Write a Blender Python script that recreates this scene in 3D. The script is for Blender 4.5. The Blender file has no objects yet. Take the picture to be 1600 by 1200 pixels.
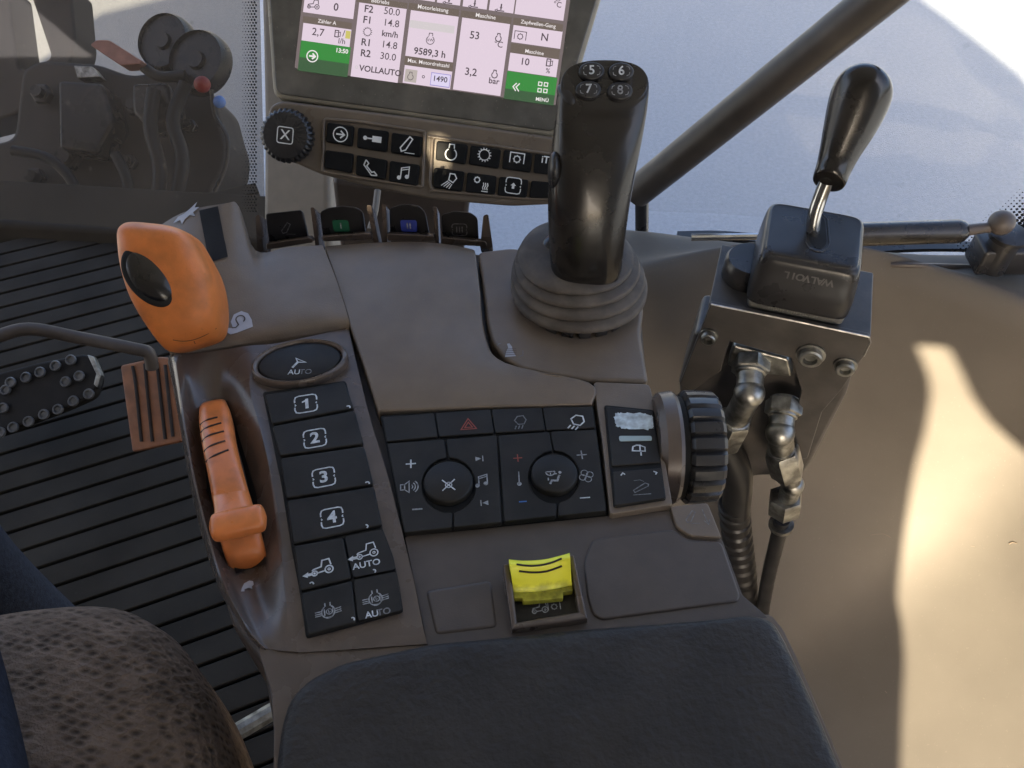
import bpy, bmesh, math, random
from mathutils import Vector, Matrix
from mathutils.bvhtree import BVHTree
random.seed(7)
SC = bpy.context.scene
COL = SC.collection
R = math.radians

# ------------------------------------------------------------------ camera, sky, sun, exposure
CAM = Vector((0.0, 0.0, 0.36)); PITCH = 50.0; FPX = 1342.0
EXPOSURE = 2.5
SUN = Vector((-0.25, -0.87, 0.42)).normalized()          # towards the sun: low, behind the driver, a little to the left
cd = bpy.data.cameras.new('camera'); cam = bpy.data.objects.new('camera', cd); COL.objects.link(cam)
cam.location = CAM; cam.rotation_euler = (R(90 - PITCH), 0, 0)
cd.sensor_width = 36; cd.lens = FPX / 1600 * 36; cd.clip_start = 0.02; cd.clip_end = 500
SC.camera = cam
w = bpy.data.worlds.new('World'); SC.world = w; w.use_nodes = True
sky = w.node_tree.nodes.new('ShaderNodeTexSky'); sky.sky_type = 'NISHITA'; sky.sun_disc = False
sky.sun_elevation = math.asin(SUN.z); sky.sun_rotation = math.atan2(SUN.x, SUN.y)
sky.air_density = 0.6; sky.dust_density = 4.0; sky.ozone_density = 0.3
bg = w.node_tree.nodes['Background']; bg.inputs['Strength'].default_value = 0.115
w.node_tree.links.new(sky.outputs[0], bg.inputs['Color'])
sl = bpy.data.lights.new('sun', 'SUN'); sl.energy = 5.0; sl.angle = R(0.6); sl.color = (1, 0.86, 0.62)
so = bpy.data.objects.new('sun', sl); COL.objects.link(so)
so.rotation_euler = SUN.to_track_quat('Z', 'Y').to_euler()
SC.view_settings.view_transform = 'Standard'; SC.view_settings.look = 'None'
SC.view_settings.exposure = EXPOSURE; SC.view_settings.gamma = 1
SC.view_settings.use_curve_mapping = False
SC.render.engine = 'CYCLES'
SC.cycles.use_denoising = True
SC.cycles.max_bounces = 8; SC.cycles.transparent_max_bounces = 12
SC.cycles.sample_clamp_indirect = 6

# ------------------------------------------------------------------ picture -> place
SI, CO = math.sin(R(PITCH)), math.cos(R(PITCH))
RT, UP, FW = Vector((1, 0, 0)), Vector((0, SI, CO)), Vector((0, CO, -SI))
def ray(px, py): return RT * ((px - 800) / FPX) + UP * ((600 - py) / FPX) + FW
def Z(px, py, z=0.0):
    d = ray(px, py); return CAM + d * ((z - CAM.z) / d.z)
def Yp(px, py, y):
    d = ray(px, py); return CAM + d * ((y - CAM.y) / d.y)
def D(px, py, d): return CAM + ray(px, py) * d
def PL(px, py, o, n):
    d = ray(px, py); return CAM + d * ((o - CAM).dot(n) / d.dot(n))

def cr(p0, p1, p2, p3, t):
    return 0.5 * ((2 * p1) + (p2 - p0) * t + (2 * p0 - 5 * p1 + 4 * p2 - p3) * t * t + (3 * p1 - p0 - 3 * p2 + p3) * t ** 3)
def spline(pts, k=5, closed=False):
    pts = [Vector(p) for p in pts]; n = len(pts); out = []
    for i in range(n if closed else n - 1):
        g = (lambda j: pts[j % n]) if closed else (lambda j: pts[max(0, min(n - 1, j))])
        for s in range(k): out.append(cr(g(i - 1), g(i), g(i + 1), g(i + 2), s / k))
    if not closed: out.append(pts[-1])
    return out

# ------------------------------------------------------------------ materials
MATS = {}
def mat(name, col, rough=0.5, metal=0.0, var=0.12, vscale=60, bump=0.0, bscale=900, dust=0.0, dustcol=(0.35, 0.30, 0.24),
        dscale=25, coat=0.0, emit=None, spec=0.5, bdist=0.0004, speck=0.0):
    m = bpy.data.materials.new(name); m.use_nodes = True; nt = m.node_tree; N = nt.nodes; L = nt.links
    b = N['Principled BSDF']; b.inputs['Roughness'].default_value = rough; b.inputs['Metallic'].default_value = metal
    b.inputs['Specular IOR Level'].default_value = spec
    if coat: b.inputs['Coat Weight'].default_value = coat; b.inputs['Coat Roughness'].default_value = 0.08
    if emit is not None:
        b.inputs['Base Color'].default_value = (0, 0, 0, 1); b.inputs['Specular IOR Level'].default_value = 0.3
        b.inputs['Emission Color'].default_value = (*[c / 2 ** EXPOSURE for c in emit], 1); b.inputs['Emission Strength'].default_value = 1
        MATS[name] = m; return m
    tc = N.new('ShaderNodeTexCoord')
    def noise(scale, det=4):
        n = N.new('ShaderNodeTexNoise'); n.inputs['Scale'].default_value = scale; n.inputs['Detail'].default_value = det
        L.new(tc.outputs['Object'], n.inputs['Vector']); return n
    n1 = noise(vscale)
    mr = N.new('ShaderNodeMapRange'); mr.inputs[1].default_value = 0.3; mr.inputs[2].default_value = 0.7
    mr.inputs[3].default_value = 1 - var; mr.inputs[4].default_value = 1 + var
    L.new(n1.outputs['Fac'], mr.inputs[0])
    mx = N.new('ShaderNodeMix'); mx.data_type = 'RGBA'; mx.blend_type = 'MULTIPLY'; mx.inputs[0].default_value = 1
    mx.inputs[6].default_value = (*col, 1); L.new(mr.outputs[0], mx.inputs[7])
    out = mx.outputs[2]
    if dust:
        n2 = noise(dscale, 8)
        r2 = N.new('ShaderNodeMapRange'); r2.inputs[1].default_value = 0.45; r2.inputs[2].default_value = 0.75
        r2.inputs[3].default_value = dust * 0.25; r2.inputs[4].default_value = dust; L.new(n2.outputs['Fac'], r2.inputs[0])
        m2 = N.new('ShaderNodeMix'); m2.data_type = 'RGBA'; L.new(r2.outputs[0], m2.inputs[0])
        L.new(out, m2.inputs[6]); m2.inputs[7].default_value = (*dustcol, 1); out = m2.outputs[2]
    if speck:
        n3 = noise(420, 2)
        r3 = N.new('ShaderNodeMapRange'); r3.inputs[1].default_value = 0.68; r3.inputs[2].default_value = 0.74
        r3.inputs[4].default_value = speck; L.new(n3.outputs['Fac'], r3.inputs[0])
        m3 = N.new('ShaderNodeMix'); m3.data_type = 'RGBA'; L.new(r3.outputs[0], m3.inputs[0])
        L.new(out, m3.inputs[6]); m3.inputs[7].default_value = (*dustcol, 1); out = m3.outputs[2]
    L.new(out, b.inputs['Base Color'])
    rr = N.new('ShaderNodeMapRange'); rr.inputs[1].default_value = 0.3; rr.inputs[2].default_value = 0.7
    rr.inputs[3].default_value = max(0.02, rough - 0.1); rr.inputs[4].default_value = min(1, rough + 0.1)
    n4 = noise(vscale * 0.6, 6); L.new(n4.outputs['Fac'], rr.inputs[0]); L.new(rr.outputs[0], b.inputs['Roughness'])
    if bump:
        n5 = noise(bscale, 3); bp = N.new('ShaderNodeBump'); bp.inputs['Strength'].default_value = bump
        bp.inputs['Distance'].default_value = bdist
        L.new(n5.outputs['Fac'], bp.inputs['Height']); L.new(bp.outputs[0], b.inputs['Normal'])
    MATS[name] = m; return m
BROWN = mat('brown_plastic', (0.152, 0.116, 0.084), 0.42, var=0.1, bump=0.35, bscale=1300, dust=0.14, dscale=14, speck=0.07)
BROWN_GLOSS = mat('worn_brown_plastic', (0.100, 0.076, 0.062), 0.27, var=0.14, bump=0.12, bscale=1200, dust=0.08, dscale=18)
BODY = mat('dark_brown_plastic', (0.078, 0.062, 0.052), 0.45, bump=0.2, bscale=1300)
KEYB = mat('black_key_rubber', (0.0135, 0.0120, 0.0100), 0.55, var=0.3, bump=0.15, bscale=1300, dust=0.03, dscale=50, spec=0.32)
PANB = mat('black_panel', (0.0135, 0.0120, 0.0100), 0.55, var=0.3, bump=0.15, bscale=1300, dust=0.035, dscale=40, spec=0.32)
TKEY = mat('terminal_key', (0.012, 0.012, 0.012), 0.6, var=0.2, bump=0.08, bscale=1500, spec=0.12)
SLOT = mat('slot_black', (0.004, 0.004, 0.004), 0.8)
GROOVE = mat('groove_dark', (0.02, 0.012, 0.008), 0.7)
MARK = mat('white_print', (0.55, 0.58, 0.60), 0.5, var=0.3, vscale=500)
MARKD = mat('worn_print', (0.28, 0.29, 0.30), 0.5, var=0.6, vscale=700)
MARKF = mat('faint_print', (0.16, 0.16, 0.165), 0.5, var=0.5, vscale=700)
RED = mat('red_print', (0.30, 0.06, 0.04), 0.5); BLUE = mat('blue_print', (0.05, 0.16, 0.45), 0.5)
GREENP = mat('green_print', (0.018, 0.13, 0.065), 0.5); BLUEP = mat('blue_label', (0.04, 0.065, 0.36), 0.5)
PRINTW = mat('bright_print', (0.80, 0.82, 0.80), 0.5)
SMEAR = mat('worn_white', (0.50, 0.58, 0.62), 0.6, var=0.35, vscale=260, bump=0.3, bscale=500)
ORANGE = mat('orange_plastic', (0.80, 0.235, 0.052), 0.42, var=0.14, vscale=60, bump=0.3, bscale=1100, dust=0.6, dustcol=(0.16, 0.07, 0.025), dscale=55, speck=0.2)
ORANGE2 = mat('bright_orange_plastic', (0.80, 0.235, 0.06), 0.3, var=0.08, vscale=50, dust=0.55, dustcol=(0.12, 0.045, 0.02), dscale=80)
PEDAL = mat('worn_orange_pedal', (0.26, 0.10, 0.04), 0.6, var=0.25, dust=0.25, dustcol=(0.1, 0.07, 0.05))
YELLOW = mat('yellow_plastic', (0.95, 0.92, 0.06), 0.4, var=0.06)
def grime(m, z0, z1, col, nscale):
    # grime rubbed into the lower end of a part
    N = m.node_tree.nodes; L = m.node_tree.links; b = N['Principled BSDF']; src = b.inputs['Base Color'].links[0].from_socket
    tc = N.new('ShaderNodeTexCoord'); sp = N.new('ShaderNodeSeparateXYZ'); L.new(tc.outputs['Object'], sp.inputs[0])
    n = N.new('ShaderNodeTexNoise'); n.inputs['Scale'].default_value = nscale; n.inputs['Detail'].default_value = 6; L.new(tc.outputs['Object'], n.inputs['Vector'])
    ma = N.new('ShaderNodeMath'); ma.operation = 'MULTIPLY_ADD'; L.new(n.outputs['Fac'], ma.inputs[0]); ma.inputs[1].default_value = .016; L.new(sp.outputs['Z'], ma.inputs[2])
    mr = N.new('ShaderNodeMapRange'); mr.inputs[1].default_value = z0 + .008; mr.inputs[2].default_value = z1 + .008; mr.inputs[3].default_value = .5; mr.inputs[4].default_value = 0; L.new(ma.outputs[0], mr.inputs[0])
    mx = N.new('ShaderNodeMix'); mx.data_type = 'RGBA'; L.new(mr.outputs[0], mx.inputs[0]); L.new(src, mx.inputs[6]); mx.inputs[7].default_value = (*col, 1); L.new(mx.outputs[2], b.inputs['Base Color'])
grime(YELLOW, .0055, .0105, (.10, .09, .03), 160)
YELLOWD = mat('dirty_yellow_plastic', (0.42, 0.40, 0.03), 0.5, var=0.5, vscale=220, dust=0.5, dustcol=(0.09, 0.08, 0.04), dscale=120)
GRIP = mat('black_glossy_plastic', (0.010, 0.0085, 0.0075), 0.24, var=0.25, bump=0.05, bscale=900, dust=0.04, dscale=35, coat=0.15)
BLACK = mat('black_plastic', (0.016, 0.016, 0.018), 0.3, var=0.2, dust=0.05)
RUBBER = mat('dusty_rubber', (0.046, 0.037, 0.031), 0.7, var=0.25, vscale=90, bump=0.4, bscale=700, dust=0.3, dscale=60)
LEATHER = mat('black_leather', (0.030, 0.0265, 0.0235), 0.5, var=0.2, vscale=40, bump=0.7, bscale=300, bdist=0.0012, dust=0.05, dustcol=(.10,.085,.07), speck=0.04, spec=0.28)
BEIGE = mat('beige_plastic', (0.110, 0.097, 0.083), 0.68, var=0.05, vscale=20, bump=0.2, bscale=900, dust=0.06, dscale=8, speck=0.10, spec=0.25)
STEEL = mat('dull_steel', (0.47, 0.47, 0.44), 0.40, 1.0, var=0.4, vscale=110, bump=0.35, bscale=300, bdist=0.0006, dust=0.9, dustcol=(0.055, 0.047, 0.038), dscale=75)
CHROME = mat('bright_steel', (0.62, 0.61, 0.58), 0.2, 1.0, var=0.1)
IRON = mat('black_painted_steel', (0.050, 0.045, 0.041), 0.42, var=0.35, vscale=45, bump=0.25, bscale=300, dust=0.35, dscale=38, dustcol=(0.13, 0.11, 0.09), speck=0.2)
EDGE = mat('bare_edge', (0.45, 0.43, 0.40), 0.4, 0.8, var=0.4, vscale=200)
HOSE = mat('hose_rubber', (0.010, 0.010, 0.011), 0.42, var=0.2, dust=0.02, spec=0.35)
STUD = mat('worn_stud', (0.10, 0.098, 0.095), 0.45, var=0.4, vscale=90)
BAR = mat('dark_bar', (.052, .044, .038), .42, var=.12, bump=.15, bscale=900, dust=.08)
DARK = mat('dark_mass', (0.020, 0.017, 0.015), 0.6, var=0.4, vscale=12, dust=0.3, dscale=9, dustcol=(0.07, 0.058, 0.046))
BEZEL = mat('hazed_bezel', (0.062, 0.060, 0.050), 0.4, var=0.2, dust=0.30, dscale=30, speck=0.35)  # base and dust raised to put the haze of glare into the colour
BEZEL_EDGE = mat('bezel_edge', (0.26, 0.23, 0.17), 0.35)
STRIP = mat('strip_plastic', (0.16, 0.125, 0.09), 0.35, var=0.08, bump=0.12, bscale=1500)
PILLAR = mat('pillar_plastic', (0.22, 0.19, 0.15), 0.5, var=0.08, bump=0.15, bscale=600)
MATF = mat('floor_rubber', (0.038, 0.032, 0.025), 0.85, var=0.3, vscale=9, dust=0.12, dscale=7, dustcol=(0.10, 0.088, 0.07), spec=0.12, speck=0.25, bump=0.3, bscale=500)
FLOOR = mat('floor_gap', (0.017, 0.015, 0.012), 0.8, spec=0.2)
FABRIC = mat('seat_fabric', (0.260, 0.195, 0.150), 0.95, var=0.25, vscale=60, bump=0.8, bscale=700, bdist=0.0015, spec=0.15, dust=0.2, dustcol=(0.06, 0.045, 0.035), dscale=500)
def dimple(m, scale, dark, strength):
    N = m.node_tree.nodes; L = m.node_tree.links; b = N['Principled BSDF']; src = b.inputs['Base Color'].links[0].from_socket
    tc = N.new('ShaderNodeTexCoord'); mp = N.new('ShaderNodeMapping'); mp.inputs['Scale'].default_value = (1.0, 1.9, 1.4); mp.inputs['Rotation'].default_value = (0, 0, .5); L.new(tc.outputs['Object'], mp.inputs[0])
    v = N.new('ShaderNodeTexVoronoi'); v.inputs['Scale'].default_value = scale; v.inputs['Randomness'].default_value = .45; L.new(mp.outputs[0], v.inputs['Vector'])
    mr = N.new('ShaderNodeMapRange'); mr.inputs[1].default_value = .12; mr.inputs[2].default_value = .5; mr.inputs[3].default_value = dark; mr.inputs[4].default_value = 1.12; L.new(v.outputs['Distance'], mr.inputs[0])
    mx = N.new('ShaderNodeMix'); mx.data_type = 'RGBA'; mx.blend_type = 'MULTIPLY'; mx.inputs[0].default_value = 1; L.new(src, mx.inputs[6]); L.new(mr.outputs[0], mx.inputs[7]); L.new(mx.outputs[2], b.inputs['Base Color'])
    bp = N.new('ShaderNodeBump'); bp.inputs['Strength'].default_value = strength; bp.inputs['Distance'].default_value = .003; L.new(v.outputs['Distance'], bp.inputs['Height'])
    if b.inputs['Normal'].links: L.new(b.inputs['Normal'].links[0].from_socket, bp.inputs['Normal'])
    L.new(bp.outputs[0], b.inputs['Normal'])
dimple(FABRIC, 120, .45, .7)
DENIM = mat('denim', (0.035, 0.042, 0.060), 0.85, var=0.3, vscale=300, bump=0.8, bscale=900, bdist=0.001, spec=0.2)
ASPHALT = mat('asphalt', (0.255, 0.280, 0.305), 0.9, var=0.08, vscale=60, bump=0.6, bscale=160, bdist=0.006, dust=0.10, dustcol=(0.36, 0.36, 0.36), dscale=3, speck=0.0)
PINK = mat('faded_red_paint', (0.42, 0.20, 0.15), 0.5, var=0.2); REDK = mat('red_knob', (0.30, 0.03, 0.02), 0.4); BLUEK = mat('blue_knob', (0.15, 0.3, 0.7), 0.3)
HEAD = mat('headliner', (0.62, 0.58, 0.52), 0.9)

def glass(name, dust, col, scale, gloss=0.06, tint=(1, 1, 1)):
    m = bpy.data.materials.new(name); m.use_nodes = True; N = m.node_tree.nodes; L = m.node_tree.links
    N.remove(N['Principled BSDF']); out = N['Material Output']
    tr = N.new('ShaderNodeBsdfTransparent'); tr.inputs['Color'].default_value = (*tint, 1); gl = N.new('ShaderNodeBsdfGlossy'); gl.inputs['Roughness'].default_value = 0.03
    df = N.new('ShaderNodeBsdfDiffuse'); df.inputs['Color'].default_value = (*col, 1)
    tl = N.new('ShaderNodeBsdfTranslucent'); tl.inputs['Color'].default_value = (*col, 1)
    tc = N.new('ShaderNodeTexCoord')
    n = N.new('ShaderNodeTexNoise'); n.inputs['Scale'].default_value = scale; n.inputs['Detail'].default_value = 9; n.inputs['Roughness'].default_value = 0.65
    L.new(tc.outputs['Object'], n.inputs['Vector'])
    mr = N.new('ShaderNodeMapRange'); mr.inputs[1].default_value = 0.3; mr.inputs[2].default_value = 0.75
    mr.inputs[3].default_value = dust * 0.45; mr.inputs[4].default_value = dust; L.new(n.outputs['Fac'], mr.inputs[0])
    v = N.new('ShaderNodeTexVoronoi'); v.inputs['Scale'].default_value = 26; L.new(tc.outputs['Object'], v.inputs['Vector'])
    mv = N.new('ShaderNodeMapRange'); mv.inputs[1].default_value = 0.05; mv.inputs[2].default_value = 0.09; mv.inputs[3].default_value = dust * 0.9; mv.inputs[4].default_value = 0
    L.new(v.outputs['Distance'], mv.inputs[0])
    ad = N.new('ShaderNodeMath'); ad.operation = 'ADD'; ad.use_clamp = True; L.new(mr.outputs[0], ad.inputs[0]); L.new(mv.outputs[0], ad.inputs[1])
    m0 = N.new('ShaderNodeMixShader'); m0.inputs[0].default_value = gloss; L.new(tr.outputs[0], m0.inputs[1]); L.new(gl.outputs[0], m0.inputs[2])
    m1 = N.new('ShaderNodeMixShader'); m1.inputs[0].default_value = 0.5; L.new(df.outputs[0], m1.inputs[1]); L.new(tl.outputs[0], m1.inputs[2])
    m2 = N.new('ShaderNodeMixShader'); L.new(ad.outputs[0], m2.inputs[0]); L.new(m0.outputs[0], m2.inputs[1]); L.new(m1.outputs[0], m2.inputs[2])
    L.new(m2.outputs[0], out.inputs['Surface']); return m
GLASS_F = glass('dusty_windscreen_glass', 0.22, (0.27, 0.215, 0.165), 7, 0.02, (.50, .47, .43))
GLASS_R = glass('side_glass', 0.10, (0.5, 0.48, 0.45), 7, 0.04)
def S(r, g, b):
    f = lambda c: ((c / 255 + 0.055) / 1.055) ** 2.4 if c > 10 else c / 255 / 12.92
    return (f(r), f(g), f(b))
SCR_BG = mat('screen_grey', None, emit=S(120, 108, 108)); SCR_W = mat('screen_white', None, emit=S(226, 208, 222)); SCR_H = mat('screen_header', None, emit=S(112, 100, 92))
SCR_T = mat('screen_text', None, emit=S(88, 78, 84)); SCR_TL = mat('screen_light_text', None, emit=S(240, 232, 232)); SCR_G = mat('screen_green', None, emit=S(62, 140, 66))
SCR_GD = mat('screen_dark_green', None, emit=S(66, 96, 66)); SCR_Y = mat('screen_yellow', None, emit=S(205, 195, 110)); SCR_B = mat('screen_button', None, emit=S(188, 178, 172)); SCR_V = mat('screen_violet', None, emit=S(150, 140, 205))
SCR_F = mat('screen_faint', None, emit=S(212, 204, 206)); SCR_L = mat('screen_lilac', None, emit=S(222, 212, 240))

# ------------------------------------------------------------------ objects
WL = {}
def tag(o, label=None, cat=None, group=None, kind=None):
    if label: o['label'] = label
    if cat: o['category'] = cat
    if group: o['group'] = group
    if kind: o['kind'] = kind
    return o
def thing(name, label, cat, loc, group=None):
    o = bpy.data.objects.new(name, None); COL.objects.link(o); o.location = loc; o.empty_display_size = 0.02
    WL[o.name] = Vector(loc); return tag(o, label, cat, group)
def part(bm, name, mats, parent=None, smooth=35, bevel=0.0, seg=2, recalc=True, label=None, subd=0):
    if not isinstance(mats, (list, tuple)): mats = [mats]
    if recalc: bmesh.ops.recalc_face_normals(bm, faces=bm.faces[:])
    if parent is None:
        xs = [v.co for v in bm.verts]
        loc = Vector(((min(v.x for v in xs) + max(v.x for v in xs)) / 2, (min(v.y for v in xs) + max(v.y for v in xs)) / 2, min(v.z for v in xs)))
    else: loc = WL[parent.name]
    bmesh.ops.translate(bm, verts=bm.verts[:], vec=-loc)
    me = bpy.data.meshes.new(name); bm.to_mesh(me); bm.free()
    for m in mats: me.materials.append(m)
    if smooth:
        for p in me.polygons: p.use_smooth = True
        me.set_sharp_from_angle(angle=R(smooth))
    o = bpy.data.objects.new(name, me); COL.objects.link(o)
    if parent is None: o.location = loc
    else: o.parent = parent
    WL[o.name] = loc
    if subd:
        md = o.modifiers.new('subdivision', 'SUBSURF'); md.levels = md.render_levels = subd
    if bevel:
        md = o.modifiers.new('bevel', 'BEVEL'); md.width = bevel; md.segments = seg; md.limit_method = 'ANGLE'; md.angle_limit = R(40)
        md.use_clamp_overlap = True; md.harden_normals = True
    if label: o['label'] = label
    return o
def BM(): return bmesh.new()
def face(bm, pts, mi=0):
    f = bm.faces.new([bm.verts.new(p) for p in pts]); f.material_index = mi; return f
def slab(bm, top, vec, mi=0, msides=None):
    n = len(top); vec = Vector(vec)
    a = [bm.verts.new(p) for p in top]; b = [bm.verts.new(Vector(p) + vec) for p in top]
    bm.faces.new(a).material_index = mi; bm.faces.new(b[::-1]).material_index = mi
    for i in range(n):
        bm.faces.new([a[i], b[i], b[(i + 1) % n], a[(i + 1) % n]]).material_index = mi if msides is None else msides
def pz(pts, z): return [Z(p[0], p[1], z) for p in pts]
def rpoly(pts, r=8, k=4):
    """polygon in picture units with its corners rounded"""
    out = []; n = len(pts); P = [Vector((p[0], p[1])) for p in pts]
    for i in range(n):
        a, b, c = P[i - 1], P[i], P[(i + 1) % n]
        d1, d2 = a - b, c - b; q = min(r, d1.length * .45, d2.length * .45)
        s, e = b + d1.normalized() * q, b + d2.normalized() * q
        for j in range(k + 1):
            t = j / k; out.append((s * (1 - t) ** 2 + b * 2 * t * (1 - t) + e * t * t)[:])
    return out
def grid(bm, rows, k=4, skirt=None, mi=0):
    """rows of 3-D points, splined both ways, with a skirt hanging from the border"""
    rows = [spline(r, k) for r in rows]; cols = [spline([r[j] for r in rows], k) for j in range(len(rows[0]))]
    G = [[bm.verts.new(c[i]) for c in cols] for i in range(len(cols[0]))]
    for i in range(len(G) - 1):
        for j in range(len(G[0]) - 1):
            bm.faces.new([G[i][j], G[i + 1][j], G[i + 1][j + 1], G[i][j + 1]]).material_index = mi
    if skirt:
        loop = G[0] + [r[-1] for r in G[1:]] + G[-1][-2::-1] + [r[0] for r in G[-2:0:-1]]
        lo = [bm.verts.new(v.co + Vector(skirt)) for v in loop]; n = len(loop)
        for i in range(n): bm.faces.new([loop[i], lo[i], lo[(i + 1) % n], loop[(i + 1) % n]]).material_index = mi
    bmesh.ops.triangulate(bm, faces=[f for f in bm.faces if len(f.verts) == 4])
    return G
def ringmesh(bm, rings, mi=0, cap0=True, cap1=True, closed=True):
    V = [[bm.verts.new(p) for p in r] for r in rings]; n = len(V[0])
    for i in range(len(V) - 1):
        for j in range(n if closed else n - 1):
            bm.faces.new([V[i][j], V[i][(j + 1) % n], V[i + 1][(j + 1) % n], V[i + 1][j]]).material_index = mi
    if cap0: bm.faces.new(V[0][::-1]).material_index = mi
    if cap1: bm.faces.new(V[-1]).material_index = mi
def loft(bm, secs, n=40, k=4, mi=0, ex=2.0):
    """secs: (centre, half axis a, half axis b); rounded-ellipse sections splined along the body"""
    cs = spline([s[0] for s in secs], k); aa = spline([s[1] for s in secs], k); bb = spline([s[2] for s in secs], k)
    rings = []
    for c, a, b in zip(cs, aa, bb):
        r = []
        for j in range(n):
            t = 2 * math.pi * j / n; x, y = math.cos(t), math.sin(t)
            r.append(c + a * math.copysign(abs(x) ** (2 / ex), x) + b * math.copysign(abs(y) ** (2 / ex), y))
        rings.append(r)
    ringmesh(bm, rings, mi)
def perp(a):
    a = a.normalized(); u = a.cross(Vector((0, 0, 1)) if abs(a.z) < .9 else Vector((1, 0, 0))).normalized(); return u, a.cross(u)
def tube(bm, pts, rad, n=14, k=5, mi=0, smoothpath=True):
    pts = spline(pts, k) if smoothpath else [Vector(p) for p in pts]
    m = len(pts); rr = rad if isinstance(rad, (list, tuple)) else [rad] * m
    if len(rr) != m: rr = [rr[min(len(rr) - 1, int(i / (m - 1) * (len(rr) - 1)))] + (rr[min(len(rr) - 1, int(i / (m - 1) * (len(rr) - 1)) + 1)] - rr[min(len(rr) - 1, int(i / (m - 1) * (len(rr) - 1)))]) * ((i / (m - 1) * (len(rr) - 1)) % 1) for i in range(m)]
    t0 = (pts[1] - pts[0]).normalized(); u, v = perp(t0); rings = []
    for i, p in enumerate(pts):
        t = (pts[min(i + 1, m - 1)] - pts[max(i - 1, 0)]).normalized()
        u = (u - t * u.dot(t)).normalized(); v = t.cross(u)
        rings.append([p + (u * math.cos(2 * math.pi * j / n) + v * math.sin(2 * math.pi * j / n)) * rr[i] for j in range(n)])
    ringmesh(bm, rings, mi)
def lathe(bm, o, axis, prof, n=40, mi=0, sx=1.0, rib=None):
    axis = Vector(axis).normalized(); u, v = perp(axis); rings = []
    for r, h in prof:
        rings.append([Vector(o) + axis * h + (u * math.cos(2 * math.pi * j / n) * sx + v * math.sin(2 * math.pi * j / n)) * max(r, 1e-5) * (rib(j, r, h) if rib else 1) for j in range(n)])
    ringmesh(bm, rings, mi)
def hexn(bm, o, axis, r, h, mi=0, n=6, rot=0.0, ch=0.12):
    axis = Vector(axis).normalized(); u, v = perp(axis); rings = []
    for f, hh in ((1 - ch, 0), (1, h * ch), (1, h * (1 - ch)), (1 - ch, h)):
        rings.append([Vector(o) + axis * hh + (u * math.cos(rot + 2 * math.pi * j / n) + v * math.sin(rot + 2 * math.pi * j / n)) * r * f for j in range(n)])
    ringmesh(bm, rings, mi)
def frame(o, x, n):
    n = Vector(n).normalized(); x = Vector(x); x = (x - n * x.dot(n)).normalized(); y = n.cross(x)
    return Matrix(((x.x, y.x, n.x, o[0]), (x.y, y.y, n.y, o[1]), (x.z, y.z, n.z, o[2]), (0, 0, 0, 1)))
def zframe(px, py, ang, z):
    """frame lying on level z under a picture point, x along a picture direction; returns frame and metres per picture unit"""
    o = Z(px, py, z); a = R(ang); q = Z(px + 4 * math.cos(a), py + 4 * math.sin(a), z); return frame(o, q - o, (0, 0, 1)), (q - o).length / 4
def rbox(bm, M, x0, x1, y0, y1, z0, z1, r=0.002, seg=3, mi=0, edges=None):
    t = bmesh.new(); bmesh.ops.create_cube(t, size=1)
    for v in t.verts: v.co = Vector(((x0 + x1) / 2 + v.co.x * (x1 - x0), (y0 + y1) / 2 + v.co.y * (y1 - y0), (z0 + z1) / 2 + v.co.z * (z1 - z0)))
    if r: bmesh.ops.bevel(t, geom=t.edges[:] if edges is None else [e for e in t.edges if edges(e)], offset=r, segments=seg, profile=.5, affect='EDGES')
    add(bm, t, M, mi)
def add(bm, t, M=None, mi=0):
    for f in t.faces: f.material_index = mi
    if M is not None: bmesh.ops.transform(t, matrix=M, verts=t.verts[:])
    me = bpy.data.meshes.new('tmp'); t.to_mesh(me); t.free(); bm.from_mesh(me); bpy.data.meshes.remove(me)
def ball(bm, c, r, mi=0, M=None, sc=(1, 1, 1), sub=3):
    t = bmesh.new(); bmesh.ops.create_icosphere(t, subdivisions=sub, radius=1)
    for v in t.verts: v.co = Vector((v.co.x * r * sc[0], v.co.y * r * sc[1], v.co.z * r * sc[2]))
    add(bm, t, (Matrix.Translation(c) if M is None else M), mi)

# ---- printed marks
def arc(cx, cy, r, a0=0, a1=360, n=18, ry=None):
    ry = r if ry is None else ry
    return [(cx + r * math.cos(R(a0 + (a1 - a0) * i / n)), cy + ry * math.sin(R(a0 + (a1 - a0) * i / n))) for i in range(n + 1)]
def stroke(bm, M, pl, wd, mi=1, s=1.0, h=0.0002):
    pl = [Vector((p[0] * s, p[1] * s)) for p in pl]; n = len(pl); closed = (pl[0] - pl[-1]).length < 1e-7
    L_, R_ = [], []
    for i in range(n):
        a = pl[i - 1] if i else (pl[-2] if closed else pl[0]); c = pl[i + 1] if i < n - 1 else (pl[1] if closed else pl[-1]); b = pl[i]
        d1 = (b - a).normalized() if (b - a).length > 1e-9 else None; d2 = (c - b).normalized() if (c - b).length > 1e-9 else None
        d = ((d1 or d2) + (d2 or d1)); d = d.normalized() if d.length > 1e-6 else (d1 or d2); q = Vector((-d.y, d.x))
        k = 1 / max(.5, abs(q.dot(Vector((-(d2 or d1).y, (d2 or d1).x)))))
        L_.append(bm.verts.new(M @ Vector((*(b + q * wd / 2 * k), h)))); R_.append(bm.verts.new(M @ Vector((*(b - q * wd / 2 * k), h))))
    for i in range(n - 1): bm.faces.new([L_[i], R_[i], R_[i + 1], L_[i + 1]]).material_index = mi
def fillp(bm, M, pl, mi=1, s=1.0, h=0.0002): face(bm, [M @ Vector((p[0] * s, p[1] * s, h)) for p in pl], mi)
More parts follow.
